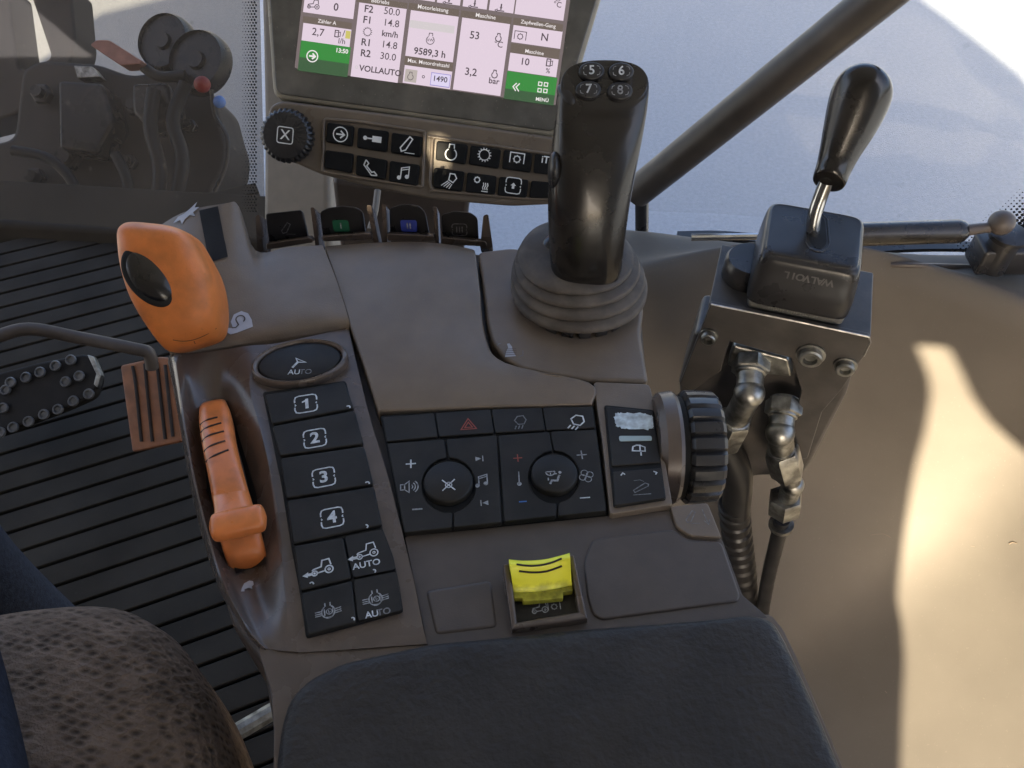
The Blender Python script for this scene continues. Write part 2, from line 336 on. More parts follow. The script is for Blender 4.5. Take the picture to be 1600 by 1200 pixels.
def text(bm, M, st, size, mi=1, h=0.0002, align='CENTER', bold=0.0, dx=0, dy=0, sx=1.0):
    cu = bpy.data.curves.new('txt', 'FONT'); cu.body = st; cu.size = size; cu.align_x = align; cu.align_y = 'CENTER'; cu.offset = bold * size; cu.resolution_u = 3
    o = bpy.data.objects.new('txt', cu); COL.objects.link(o); me = o.to_mesh()
    t = bmesh.new(); t.from_mesh(me); o.to_mesh_clear(); bpy.data.objects.remove(o); bpy.data.curves.remove(cu)
    bmesh.ops.scale(t, vec=(sx, 1, 1), verts=t.verts[:])
    bmesh.ops.translate(t, verts=t.verts[:], vec=(dx, dy, h)); add(bm, t, M, mi)
def icon(bm, M, s, name, mi=1, w=0.16):
    st = lambda pl, k=1.0: stroke(bm, M, pl, w * s * k, mi, s)
    fi = lambda pl: fillp(bm, M, pl, mi, s)
    if name == 'box':                                    # rounded bracket frame broken at the sides
        q = lambda sx, sy: [(sx * .2, sy * 1), (sx * .62, sy * 1), (sx * .9, sy * .9), (sx * 1, sy * .62), (sx * 1, sy * .28)]
        for sy in (1, -1): st(q(-1, sy)[::-1] + q(1, sy))
        for sx in (-1, 1): st([(sx * 1.0, .08), (sx * .9, -.04), (sx * 1.0, -.14)], .7)
    elif name == 'tractor':
        st(arc(.95, -.25, .42)); st(arc(-.6, -.42, .28)); st(arc(.95, -.25, .12), .8); st(arc(-.6, -.42, .07), .8)
        st([(-.85, -.1), (-.7, .05), (.15, .22), (.3, .95), (1.05, 1.0), (1.2, .25)]); st([(-.3, -.45), (.5, -.35)])
    elif name == 'arrow_l': fi([(-1.9, -.45), (-1.25, -.12), (-1.35, -.78)]); st([(-1.4, -.45), (-.9, -.45)], 2)
    elif name == 'mfwd':
        st(arc(0, 0, .75, 120, 250)); st(arc(0, 0, .75, -70, 60)); st(arc(0, 0, .75, 250, 290), 1.5)
        for sx in (-1, 1):
            for yy in (.18, -.08, -.32): st([(sx * .75, yy), (sx * 1.5, yy + (.1 if sx > 0 else -.02))], .8)
        st([(-.3, .7), (-.3, 1.15)]); st([(.3, .7), (.3, 1.15)])
        st(arc(.12, 0, .33), .7); st([(-.42, .4), (-.42, -.4)]); st([(.55, .4), (.5, -.35)], .7); st([(.05, .2), (.05, -.2), (.25, 0)], .6)
    elif name == 'auto_arrow':
        st([(-.45, 1), (-.15, .25), (1.0, .2), (-.45, 1)]); st([(-.15, .25), (-.8, -.75)], 1.7)
    elif name == 'plus': st([(-1, 0), (1, 0)]); st([(0, -1), (0, 1)])
    elif name == 'minus': st([(-1, 0), (1, 0)])
    elif name == 'speaker':
        st([(-1, .35), (-.55, .35), (-.55, -.35), (-1, -.35), (-1, .35)]); st([(-.55, .35), (-.05, .75), (-.05, -.75), (-.55, -.35)])
        for r in (.35, .65, .95): st(arc(0, 0, r, -50, 50, 8))
    elif name == 'note':
        st([(-.4, -.6), (-.4, .7), (.7, 1), (.7, -.35)]); st([(-.4, .4), (.7, .7)], .8); fi(arc(-.62, -.65, .3, n=12)[:-1]); fi(arc(.48, -.4, .3, n=12)[:-1])
    elif name == 'next': fi([(-1, .7), (.6, 0), (-1, -.7)]); st([(.9, -.9), (.9, .9)])
    elif name == 'prev': fi([(1, .7), (-.6, 0), (1, -.7)]); st([(-.9, -.9), (-.9, .9)])
    elif name == 'cross': st([(-1, 1), (1, -1)]); st([(-1, -1), (1, 1)]); st(arc(0, 0, .5), .7)
    elif name == 'thermo': st([(0, 1), (0, -.5)], 1.0); fi(arc(0, -.75, .28, n=10)[:-1])
    elif name == 'fan':
        for k in range(4):
            a = k * 90 + 20; c = (.52 * math.cos(R(a)), .52 * math.sin(R(a))); st(arc(c[0], c[1], .44, n=12), .8)
    elif name == 'vent':
        st(arc(-.4, .75, .55, 180, 360, 8)); st([(-.95, .75), (.15, .75)]); st([(-.4, .6), (-.4, .3)], .7)
        fi(arc(.75, .55, .2, n=10)[:-1]); st([(.65, .2), (.3, -.6), (-.35, -.5), (-.6, -1)], 1.6); st([(.35, .4), (.05, .4)]); st([(-.75, -.1), (-.75, -.5)])
    elif name == 'hazard': st([(-1, -.7), (1, -.7), (0, 1), (-1, -.7)]); st([(-.5, -.42), (.5, -.42), (0, .42), (-.5, -.42)])
    elif name == 'lamp':
        st([(-.2, -.3), (-.6, .3), (-.2, .9), (.5, .95), (.8, .3), (.5, -.3), (-.2, -.3)]); 
        for k in (-.45, -.05, .35): st([(k, -.5), (k - .2, -1)])
    elif name == 'worklamp': st([(-.9, -.1), (.2, -.1), (.2, .9), (-.3, .9), (-.8, .6), (-.9, -.1)]); st([(.2, .9), (.9, .6), (.9, -.1), (.2, -.1)], .8); st([(.3, -.3), (.3, -.9)])
    elif name == 'ramp':
        st([(-1, -.9), (1, -.9)], .8); st([(-.75, -.6), (-.85, -.3), (.6, .55), (.95, .35), (.85, .1), (-.75, -.6)]); st([(-.6, .95), (.1, 1), (.5, .75)], .6)
    elif name == 'bucket': st([(-.6, -.85), (-.75, -.45), (.25, .95), (.6, .7), (-.1, -.65), (-.6, -.85)]); st([(-.2, -.95), (1, -.95)], .7)
    elif name == 'pto':
        st([(-1, -.7), (-1, .7), (1, .7), (1, -.7)]); gear(bm, M, s, 0, -.15, .42, w * s, mi, 8)
    elif name == 'gear': gear(bm, M, s, 0, 0, .8, w * s, mi, 14)
    elif name == 'engine': st([(-.35, .5), (-.3, 1), (.3, 1), (.35, .5)]); st(arc(0, -.25, .72, 120, 420)); st([(-.5, .6), (.5, .6)], .6) if False else None
    elif name == 'arrow_ring': st(arc(0, 0, 1)); st([(-.6, 0), (.5, 0)], 1.5); st([(.0, .5), (.55, 0), (0, -.5)], 1.4)
    elif name == 'ram': fi([(-.1, .35), (1, .35), (1, -.35), (-.1, -.35)]); st([(-.9, 0), (0, 0)]); fi(arc(-.95, 0, .25, n=10)[:-1])
    elif name == 'phone': st([(-.7, .9), (-.9, .3), (.1, -.8), (.8, -.75)], 1); st([(-.7, .9), (-.35, .55), (-.55, .2), (.1, -.45), (.4, -.35), (.8, -.75)], 1)
    elif name == 'headlight':
        st([(0, .1), (.1, .9), (.7, .9), (1, .4), (.6, -.2), (0, .1)])
        for k in range(4): st([(-.05 + k * .18, -.05 - k * .12), (-.9 + k * .35, -.75 - k * .1)], .8)
    elif name == 'climate':
        gear(bm, M, s, -.5, .35, .32, w * s, mi, 8)
        for k in range(3): st([(.35 + k * .27, .1), (.45 + k * .27, -.2), (.32 + k * .27, -.5), (.42 + k * .27, -.8)], .8)
        st([(.2, -1), (1.05, -1)], .8)
    elif name == 'arrow_up': fi([(-.25, -.6), (-.25, 0), (-.55, 0), (0, .55), (.55, 0), (.25, 0), (.25, -.6)])
    elif name == 'arrow_dn': st([(0, 1), (0, -.9)]); st([(-.3, -.4), (0, -.95), (.35, -.4)])
    elif name == 'snail':
        fi([(-1.1, -.55), (-.85, -.3), (-.5, -.45), (-.55, .2), (-.2, .8), (.4, .95), (.85, .6), (1.0, -.1), (.95, -.75), (-.3, -.95), (-.8, -.95)])
    elif name == 'turtle': fi([(-1.1, -.7), (-.8, -.25), (-.3, .35), (.4, .55), (.8, .3), (1.2, .5), (1.2, .2), (.8, -.1), (.3, -.45), (.2, -.8), (-.1, -.5), (-.6, -.5), (-.75, -.85)])
    elif name == 'rabbit': fi([(-1, -.5), (-.6, .0), (-.1, .1), (.5, .5), (1, .9), (.8, .4), (1.2, .3), (.7, -.05), (.9, -.5), (.4, -.2), (0, -.5), (-.2, -.9), (-.4, -.4)])
    elif name == 'pump': st([(-.6, -.8), (-.6, .8), (.3, .8), (.3, -.8), (-.6, -.8)], 1.6); st([(-.4, .3), (.1, .3)]); st([(.3, .3), (.8, .5), (.8, -.6), (.4, -.6)])
    elif name == 'valve': st([(-.8, -.6), (.8, -.6)], 1.6); st([(0, -.4), (0, .9)], 2.2); st([(-1.3, -.6), (-.8, -.3), (-.8, -.9), (-1.3, -.6)]); st([(-.3, .1), (.3, .1)])
def gear(bm, M, s, cx, cy, r, wd, mi, n):
    stroke(bm, M, arc(cx, cy, r, n=24), wd, mi, s)
    for k in range(n):
        a = 2 * math.pi * k / n; stroke(bm, M, [(cx + r * math.cos(a), cy + r * math.sin(a)), (cx + r * 1.35 * math.cos(a), cy + r * 1.35 * math.sin(a))], wd, mi, s)
def bvh_of(bm): return BVHTree.FromBMesh(bm)
def hit(tree, px, py):
    d = ray(px, py).normalized(); l, n, i, _ = tree.ray_cast(CAM, d)
    if l is None: return None, None
    if n.dot(d) > 0: n = -n
    return l, n

# ================================================================== the ground and the cab
GZ = -1.9
bm = BM(); face(bm, [(-120, -120, GZ), (120, -120, GZ), (120, 120, GZ), (-120, 120, GZ)])
tag(part(bm, 'ground', ASPHALT, smooth=0), 'grey asphalt yard outside the cab windows', 'ground', kind='structure')
FZ = -0.6
bm = BM(); slab(bm, [(-1.25, -0.7, FZ - .01), (0.64, -0.7, FZ - .01), (0.64, 0.62, FZ - .01), (-0.2, 1.14, FZ - .01), (-1.3, 1.25, FZ - .01)], (0, 0, -0.12))
tag(part(bm, 'floor', FLOOR, smooth=0), 'dark cab floor under the ribbed mat', 'floor', kind='structure')

# ribbed rubber mat: separate raised ribs on a base, one sheet
g0, g1 = Z(25, 860, FZ), Z(300, 772, FZ); gd = (g1 - g0).normalized(); gn = Vector((-gd.y, gd.x, 0))
bm = BM()
xs = lambda p: p
cen = Z(150, 760, FZ)
k = -13
def clipx(a, b): return a, b
for k in range(-16, 26):
    off = cen + gn * (k * 0.0335)
    a, b = off - gd * 0.78, off + gd * 0.33
    q = [a + gn * .0022, b + gn * .0022, b + gn * .0316, a + gn * .0316]
    if max(p.y for p in q) > 1.3: continue
    slab(bm, [p + Vector((0, 0, .004)) for p in q], (0, 0, -.008))
tag(part(bm, 'floor_mat', MATF, smooth=0, bevel=.0015, seg=1), 'black ribbed rubber floor mat beside the seat', 'floor mat')

# ---- beige inner side panel: ledge, rounded shoulder, wall falling to the floor
ZT, ZS = -0.20, -0.18
SP = [(800, 520, -.30), (900, 470, -.24), (960, 450, -.19), (1000, 437, ZS), (1100, 411, ZS), (1180, 396, ZS), (1255, 391, ZS), (1340, 403, ZS), (1450, 433, ZS), (1600, 487, ZS), (1750, 552, ZS)]
TP = [(800, 440, -.30), (900, 385, -.26), (955, 362, -.215), (1000, 361, ZT), (1100, 373, ZT), (1180, 383, ZT), (1255, 388, ZT), (1340, 392, ZT), (1450, 398, ZT), (1600, 400, ZT), (1750, 410, ZT)]
top = [Z(*p) for p in TP]; sh = [Z(*p) for p in SP]
top.append(Vector((.62, .36, ZT))); sh.append(Vector((.535, .38, ZS)))
for yy in (.15, -.15, -.65): top.append(Vector((.63, yy, ZT))); sh.append(Vector((.545, yy, ZS)))
outw = []
for i, s_ in enumerate(sh):
    d = (top[i] - s_); d.z = 0; outw.append(d.normalized())
wts = [max(0, min(1, (s_.x - .22) / .2)) for s_ in sh]
inw = [(Vector((-.02, s_.y * .35 + .02, 0)) - Vector((s_.x, s_.y, 0))).normalized() for s_ in sh]
back = [t + o_ * .03 + Vector((0, 0, -.05)) for t, o_ in zip(top, outw)]
rows = [back, top, [s_.lerp(t, .45) + Vector((0, 0, .002)) for s_, t in zip(sh, top)], [s_ + o_ * .012 + Vector((0, 0, .004)) for s_, o_ in zip(sh, outw)],
        [s_ + Vector((0, 0, -.016)) for s_ in sh], [s_ - o_ * .002 + Vector((0, 0, -.06)) for s_, o_ in zip(sh, outw)],
        ] + [[s_ + i_ * (a + (b - a) * wt) + Vector((0, 0, z)) for s_, i_, wt in zip(sh, inw, wts)] for z, a, b in
        ((-.17, .012, .014), (-.26, .025, .04), (-.33, .045, .095), (-.38, .075, .17), (-.415, .12, .27), (-.43, .19, .38))]
bm = BM(); grid(bm, rows, 5); WALL = bvh_of(bm)
panel = tag(part(bm, 'side_panel', BEIGE, smooth=60, recalc=False), 'beige moulded inner side panel with a sunlit patch, below the side window', 'side panel')
for q, wd in (([(1577, 850), (1583, 847), (1589, 849)], 1.6), ([(1517, 853), (1523, 854)], .8), ([(1360, 836), (1380, 834), (1392, 840)], .5), ([(1383, 1080), (1386, 1083)], 1.2)):
    P = [hit(WALL, a, b) for a, b in q]; P = [l + n_ * .0002 for l, n_ in P if l is not None]
    if len(P) > 1:
        bm = BM(); tube(bm, P, wd * .0004, n=5, k=2); part(bm, 'scuff', BROWN, panel)

# ---- cab shell
cab = thing('tractor_cab', 'tractor cab frame with beige corner pillar and dark diagonal window bar', 'cab', (-.3, 0, FZ))
bm = BM()
pil = [D(398, -60, .93), D(402, 60, .95), D(405, 200, .98), D(404, 330, 1.0), D(404, 480, 1.03)]
for i in range(1):
    fr_ = []
    for p, wd in zip(pil, (.085, .085, .085, .088, .095)):
        e = Vector((.97, -.24, 0)); q = Vector((.24, .97, 0))
        fr_.append([p + e * 0.004, p + e * wd, p + e * (wd + .0) + q * .05, p + e * .02 + q * .07])
    ringmesh(bm, fr_)
part(bm, 'pillar', PILLAR, cab, smooth=0, bevel=.008, seg=3)
bm = BM()
b0, b1 = Yp(1000, 296, .70), Yp(1418, -40, .62)
tube(bm, [b0 - (b1 - b0) * .02, b1 + (b1 - b0) * .5], .0158, n=24, smoothpath=False)
part(bm, 'window_bar', BAR, cab)
bm = BM(); p = Yp(1003, 290, .70); tube(bm, [p + Vector((0, 0, .0)), Yp(1003, 372, .70)], .007, n=12, smoothpath=False)
part(bm, 'window_post', BLACK, cab)
# roof over the driver and the panel behind the seat, both outside the frame; the panel is added, its holes cut to shape the sun patches
bm = BM(); rbox(bm, Matrix.Identity(4), -1.95, .66, -.82, .86, .80, .98, .05, 3); part(bm, 'roof', HEAD, cab)  # left overhang extended to keep the sun off the windscreen
RY = -0.72
def back_to_rear(p): t = (RY - p.y) / SUN.y; q = p + SUN * t; return (q.x, q.z)
patch_px = [(1420, 522), (1448, 521), (1474, 524), (1494, 562), (1512, 602), (1540, 640), (1575, 672), (1600, 690), None, (1394, 1190), (1396, 1100), (1402, 1000), (1400, 950), (1393, 910), (1401, 850), (1412, 780), (1424, 710), (1441, 650), (1449, 600), (1446, 572), (1436, 548)]
hole_a = []
for q in patch_px:
    if q is None: hole_a += [(.30, .18), (.42, .04), (.50, -.45), (.12, -.45)]; continue
    l, n_ = hit(WALL, *q)
    if l is not None: hole_a.append(back_to_rear(l))
OUT = [(-3.8, GZ + .1), (1.25, GZ + .1), (1.24, .2), (1.18, .32), (1.0, .47), (.84, .60), (.71, .70), (.60, .80), (-3.2, .80), (-3.72, .62)]  # panel outline stretched to throw the shade on the ground outside
strip_px = [(500, 170), (560, 178), (720, 200), (885, 222), (885, 236), (760, 222), (690, 218), (688, 262), (672, 262), (666, 214), (600, 206), (500, 186)]
hole_b = []
for q in strip_px:
    p = back_to_rear(PL(*q, D(640, 186, .655), FW)); hole_b.append((p[0], max(p[1], .558)))
bm = BM()
def wire(pts):
    vs = [bm.verts.new((x, RY, z)) for x, z in pts]; return [bm.edges.new((vs[i], vs[(i + 1) % len(vs)])) for i in range(len(vs))]
ed = wire(OUT) + wire(hole_a) + wire(hole_b)
bmesh.ops.triangle_fill(bm, use_beauty=True, use_dissolve=False, edges=ed)
ret = bmesh.ops.extrude_face_region(bm, geom=bm.faces[:]); bmesh.ops.translate(bm, verts=[v for v in ret['geom'] if isinstance(v, bmesh.types.BMVert)], vec=(0, -.03, 0))
part(bm, 'rear_sun_mask', PILLAR, cab, smooth=0)  # unseen sun blocker, openings projected back from the lit patches

# ---- side window, its sill strips, gas strut
gl = [Vector((-.24, .90, 0)), Vector((.06, .735, 0)), Vector((.25, .705, 0)), Vector((.43, .665, 0)), Vector((.60, .56, 0)), Vector((.66, .40, 0)), Vector((.67, .1, 0)), Vector((.67, -.6, 0))]
gs = spline(gl, 5)
bm = BM(); grid(bm, [[p + Vector((0, 0, -.21)) for p in gs], [p + Vector((0, 0, .79)) for p in gs]], 1)
win = thing('side_window', 'curved side window looking out onto shaded asphalt', 'window', (.3, .7, -.21))
part(bm, 'glass', GLASS_R, win, smooth=80, recalc=False)
# black ceramic dots in the glass corner, one printed border
bm = BM(); 
GP = Vector((.43, .655, 0)); GN = Vector((.5, .86, 0)).normalized(); ge = Vector((GN.y, -GN.x, 0))
base = PL(1600, 345, GP, GN)
for i in range(-3, 26):
    for j in range(-8, 26):
        px_, py_ = 1606 + (i - j) * -4.4 - 30, 392 - (i + j) * 4.4
        dist = (px_ - 1478) * .62 - (392 - py_) * .78 + 4     # how deep inside the printed corner
        if px_ > 1680 or py_ > 402 or dist < 0: continue
        r_ = min(5.6, .8 + dist * .085)
        c = PL(px_, py_, GP, GN) - GN * .001; u = r_ * .00052
        face(bm, [c + ge * u, c + Vector((0, 0, u * 1.1)), c - ge * u, c - Vector((0, 0, u * 1.1))])
part(bm, 'dotted_border', SLOT, win, smooth=0, recalc=False)
bm = BM()
def strip(pts, y, h, dpt, mi=0):
    P = spline([Yp(a, b, y) for a, b in pts], 5)
    for i in range(len(P) - 1): pass
    rings = [[p + Vector((0, 0, h / 2)), p + Vector((0, 0, -h / 2)), p + Vector((0, dpt, -h / 2)), p + Vector((0, dpt, h / 2))] for p in P]
    ringmesh(bm, rings, mi)
strip([(1330, 400), (1400, 393), (1480, 391), (1580, 394)], .655, .004, .012)
part(bm, 'seal', BLACK, win, smooth=0)
bm = BM(); strip([(1060, 377), (1120, 376), (1180, 380)], .665, .006, .012)
part(bm, 'seal', BLACK, win, smooth=0)
bm = BM()
p0, p1 = Yp(1120, 370, .60), Yp(1522, 357, .585); ax = (p1 - p0).normalized()
strut = thing('gas_strut', 'black gas strut lying along the bottom of the side window', 'gas strut', (p0 + p1) / 2)
q0, q1 = Yp(1322, 367, .5925), Yp(1507, 360, .585)
lathe(bm, q0 - ax * .06, ax, [(.0, 0), (.0105, .0), (.0105, (q1 - q0).length + .055), (.009, (q1 - q0).length + .06), (.005, (q1 - q0).length + .064), (.0, (q1 - q0).length + .064)], 24)
part(bm, 'cylinder', GRIP, strut)
bm = BM(); tube(bm, [Yp(1080, 371, .60), q0], .0032, n=10, smoothpath=False); part(bm, 'rod', CHROME, strut)
bm = BM(); tube(bm, [q1, Yp(1540, 356, .585), Yp(1560, 352, .585)], [.0055, .0045, .006], n=12); ball(bm, Yp(1565, 348, .585), .011)
part(bm, 'ball_joint', BODY, strut)
bm = BM(); c = Yp(1570, 378, .59); lathe(bm, c + Vector((0, 0, -.03)), (0, 0, 1), [(0, 0), (.013, 0), (.013, .034), (.017, .036), (.017, .040), (.008, .042), (0, .042)], 24); rbox(bm, Matrix.Translation(c), -.018, .05, -.01, .02, -.032, -.004, .003)
part(bm, 'bracket', BLACK, strut)
# thin dark trim line on the ledge
bm = BM()
P = [hit(WALL, a, b) for a, b in ((1392, 414), (1440, 415), (1500, 417), (1522, 416), (1545, 404))]
P = [l + n_ * .0007 for l, n_ in P if l is not None]
if len(P) > 2: tube(bm, P, .0022, n=8); part(bm, 'trim', BODY, panel)

# ---- windscreen, dusty, with a dotted border against the pillar
ws = thing('windscreen', 'dusty windscreen left of the beige pillar with dried specks', 'windscreen', (-.7, 1.07, -.5))
gb = D(407, 345, 1.06); gt = gb + (D(401, -60, .965) - gb) * 1.75; gw = Vector((-1.12, .13, 0))
bm = BM(); face(bm, [gb + Vector((0, 0, -.03)), gb + gw + Vector((0, 0, -.03)), gt + gw, gt])
part(bm, 'glass', GLASS_F, ws, smooth=0)
bm = BM()
wo = gb + Vector((0, -.0012, 0)); wn = gw.cross(gt - gb).normalized(); we = gw.normalized(); wu = wn.cross(we)
for i in range(5):
    for j in range(0, 74):
        px_ = 400 - (330 - 4.6 * j) * .0 - i * 4.6 - (j % 2) * 2.3; py_ = 330 - j * 4.6; r_ = (1.9, 1.7, 1.35, 1.0, .7)[i]
        c = PL(px_, py_, wo, wn); u = r_ * .0008
        face(bm, [c + we * u, c + wu * u, c - we * u, c - wu * u])
part(bm, 'dotted_border', SLOT, ws, smooth=0, recalc=False)

# front bulkhead under the windscreen
bm = BM()
slab(bm, [(-1.35, 1.17, FZ - .02), (-.33, 1.075, FZ - .02), (-.33, 1.085, -.572), (-1.35, 1.18, -.572)], (0, .12, 0))
tag(part(bm, 'bulkhead', MATF, smooth=0, bevel=.01), 'dark front bulkhead below the windscreen, at the end of the floor mat', 'bulkhead')

# ---- what stands in front of the windscreen: loader coupling with discs, knobs and pipes
lo = thing('loader_coupling', 'dark loader bracket with round discs and faded red block outside the windscreen', 'loader coupling', (-.75, 1.4, -1.0))
LD = 1.62
bm = BM(); slab(bm, [D(a, b, LD + .1) for a, b in rpoly([(20, 215), (32, 108), (60, 92), (150, 98), (200, 116), (250, 110), (300, 118), (335, 150), (345, 190), (356, 225), (352, 262), (330, 300), (318, 400), (60, 410), (-60, 330), (-60, 235)], 14)], FW * .16)
part(bm, 'bracket', DARK, lo, smooth=0, bevel=.012)
bm = BM(); slab(bm, [D(a, b, LD + .2) for a, b in rpoly([(-60, -30), (10, -30), (22, 60), (30, 110), (80, 90), (40, -30), (110, -30), (118, 60), (100, 130), (20, 180), (-60, 200)], 10)], FW * .1)
part(bm, 'arm', DARK, lo, smooth=0, bevel=.01)
for c, r, dd in (((310, 96), 50, 0), ((258, 66), 46, .1)):
    bm = BM(); o = D(*c, LD + dd); rr = r * (LD + dd) / FPX
    lathe(bm, o, (-FW + UP * .05 + RT * -.25), [(0, -.02), (rr, -.02), (rr, .0), (rr * .92, .012), (rr * .9, .004), (rr * .3, .004), (rr * .25, .012), (0, .012)], 40); part(bm, 'disc', BLACK, lo)
bm = BM(); slab(bm, [D(a, b, LD - .04) for a, b in rpoly([(140, 70), (150, 62), (170, 62), (222, 95), (218, 100), (188, 102)], 4)], Vector((0, .03, -.03)), 0)
part(bm, 'block', PINK, lo, smooth=0, bevel=.004)
bm = BM(); ball(bm, D(316, 132, LD - .05), .0150); part(bm, 'red_knob', REDK, lo)
bm = BM(); ball(bm, D(343, 159, LD - .02), .0115); part(bm, 'blue_knob', BLUEK, lo)
bm = BM(); tube(bm, [D(330, 140, LD - .02), D(336, 180, LD), D(355, 215, LD), D(352, 260, LD), D(335, 300, LD)], .004, n=8); part(bm, 'cable', BLACK, lo)
for pts in ([(290, 130), (270, 190), (285, 250), (270, 330)], [(240, 140), (235, 200), (250, 270), (240, 340)]):
    bm = BM(); tube(bm, [D(a, b, LD - .02) for a, b in pts], .013, n=12); part(bm, 'hose', HOSE, lo)
for a, b, r in ((70, 150, .02), (110, 250, .026), (215, 170, .018), (205, 255, .016), (60, 280, .02), (300, 200, .014), (160, 320, .02)):
    bm = BM(); o = D(a, b, LD + .09); hexn(bm, o, -FW, r, .018); lathe(bm, o, -FW, [(0, 0), (r * .55, 0), (r * .55, .034), (0, .034)], 16); part(bm, 'bolt', BLACK, lo, smooth=30)
for pts, dd in (([(90, 125), (160, 130), (178, 190), (150, 240), (92, 232)], .03), ([(205, 130), (262, 128), (270, 180), (232, 200), (206, 176)], .0), ([(40, 300), (190, 292), (196, 318), (40, 330)], .0)):
    bm = BM(); slab(bm, [D(a, b, LD + dd) for a, b in rpoly(pts, 8)], FW * .08); part(bm, 'casting', BLACK, lo, smooth=0, bevel=.008)
for pts in ([(20, 235), (80, 250), (120, 300), (110, 370)], [(180, 240), (200, 290), (190, 360)], [(225, 105), (250, 120), (290, 118)]):
    bm = BM(); tube(bm, [D(a, b, LD - .01) for a, b in pts], .010, n=12); part(bm, 'hose', HOSE, lo)
for pts in ([(115, 102), (143, 103), (157, 120), (121, 122)], [(148, 198), (168, 197), (182, 218), (153, 220)]):
    bm = BM(); slab(bm, [D(a, b, LD + .06) for a, b in pts], FW * .03); part(bm, 'plate', STEEL, lo, smooth=0, bevel=.002)

# ---- pedals
pd = thing('brake_pedal', 'black brake pedal pad with round studs at the left edge', 'pedal', Z(60, 640, -.52))
pn = Vector((0, -.5, .86)).normalized(); po = Z(70, 620, -.50)
bm = BM(); slab(bm, [PL(a, b, po, pn) for a, b in rpoly([(-70, 600), (60, 566), (132, 552), (150, 562), (157, 590), (146, 620), (100, 640), (0, 678), (-70, 700)], 12)], -pn * .018)
part(bm, 'pad', mat('pedal_rubber', (.020, .018, .016), .75, spec=.2, dust=.15, dustcol=(.07, .06, .05)), pd, bevel=.004, smooth=40)
bm = BM()
for a, b in ((18, 598), (42, 590), (64, 582), (88, 572), (112, 563), (10, 610), (125, 588), (104, 597), (140, 616), (116, 627), (92, 640), (70, 648), (46, 659), (22, 668), (2, 676), (6, 638)):
    o = PL(a, b, po + pn * .001, pn); lathe(bm, o, pn, [(.0042, 0), (.0066, 0), (.0072, .003), (.0062, .0045), (.005, .0045), (.0042, .002)], 16)
part(bm, 'stud_rows', STUD, pd)
bm = BM(); slab(bm, [PL(a, b, po + pn * .004, pn) for a, b in ((136, 554), (146, 557), (158, 586), (152, 606), (146, 600), (150, 584))], -pn * .01); part(bm, 'edge_plate', STEEL, pd, smooth=0, bevel=.001)
ap = thing('accelerator_pedal', 'worn orange brown accelerator pedal with grooves, beside the console', 'pedal', Z(232, 690, -.52))
an = Vector((-.1, -.62, .78)).normalized(); ao = Z(232, 640, -.5)
bm = BM(); slab(bm, [PL(a, b, ao, an) for a, b in rpoly([(187, 571), (250, 557), (268, 560), (284, 690), (206, 707)], 5)], -an * .014)
part(bm, 'pad', PEDAL, ap, bevel=.003)
for l in ([(207, 572), (212, 600), (221, 690)], [(226, 568), (238, 690)], [(245, 566), (258, 686)], [(258, 570), (270, 682)]):
    bm = BM(); P = [PL(a, b, ao + an * .0008, an) for a, b in l]; tube(bm, P, .0022, n=8, k=4); part(bm, 'groove', GROOVE, ap)
bm = BM(); tube(bm, [D(-60, 545, .95), D(-10, 528, .95), D(45, 514, .96), D(120, 527, .98), D(210, 545, .985), D(232, 552, .99), D(238, 575, 1.0)], .0075, n=12); part(bm, 'pedal_arm', BODY, ap)

# ---- seat, rail, driver's leg
st = thing('driver_seat', 'brown patterned fabric seat cushion at the lower left', 'seat', Z(150, 1150, -.30))
bm = BM()
o_ = spline([(-260, 1060, 0), (-60, 1000, 0), (60, 972, 0), (150, 962, 0), (215, 968, 0), (268, 995, 0), (310, 1045, 0), (345, 1110, 0), (376, 1200, 0), (410, 1330, 0), (430, 1480, 0)], 5)
bnd = [Z(p.x, p.y, -.185) for p in o_]
bnd += [Vector((-.12, -.25, -.185)), Vector((-.62, -.25, -.185))]
cc = Vector((-.36, .0, -.185)); rings = []
for f, z in ((.86, -.12), (.97, -.11), (1.0, -.06), (1.0, 0.0), (.985, .022), (.95, .038), (.88, .05), (.7, .062), (.45, .069), (.2, .071), (.03, .072)):
    rings.append([cc + (p - cc) * f + Vector((0, 0, z)) for p in bnd])
ringmesh(bm, rings); part(bm, 'cushion', FABRIC, st, smooth=70)
bm = BM(); rbox(bm, Matrix.Identity(4), -.66, -.14, -.42, -.26, -.25, .33, .06, 4); part(bm, 'backrest', FABRIC, st)
bm = BM(); a, b = Z(360, 1150, -.42), Z(415, 1118, -.42); tube(bm, [a - (b - a) * 1.2, b + (b - a) * .6], .008, n=10, smoothpath=False); tag(part(bm, 'seat_rail', STEEL), 'grey metal seat rail between the cushion and the console', 'seat rail')
bm = BM()
tube(bm, [Vector((-.18, -.20, -.05)), Vector((-.23, -.05, -.045)), Vector((-.29, .09, -.04)), Vector((-.36, .21, -.035)), Vector((-.418, .285, -.055)), Vector((-.447, .325, -.14)), Vector((-.45, .32, -.28)), Vector((-.44, .33, -.5))], [.085, .08, .075, .068, .063, .058, .052, .045], n=32, k=6)
tag(part(bm, 'person', DENIM, smooth=70), 'seated driver in dark blue denim jeans, only the leg showing at the left edge', 'person')

# ================================================================== the armrest console
con = thing('control_console', 'dark brown armrest control console with black keypads and padded top', 'console', Z(780, 760, -.3))
bm = BM()
slab(bm, pz([(262, 470), (268, 560), (290, 690), (322, 850), (362, 975), (408, 1035), (438, 1200), (440, 1420), (1372, 1420), (1306, 1250), (1226, 1010), (1192, 975), (1156, 930), (1106, 800), (1046, 790), (1012, 600), (1002, 480), (990, 436), (900, 402), (770, 396), (640, 386), (505, 392), (395, 400)], -.012), (0, 0, -.2))
part(bm, 'body', BODY, con, smooth=0, bevel=.004)

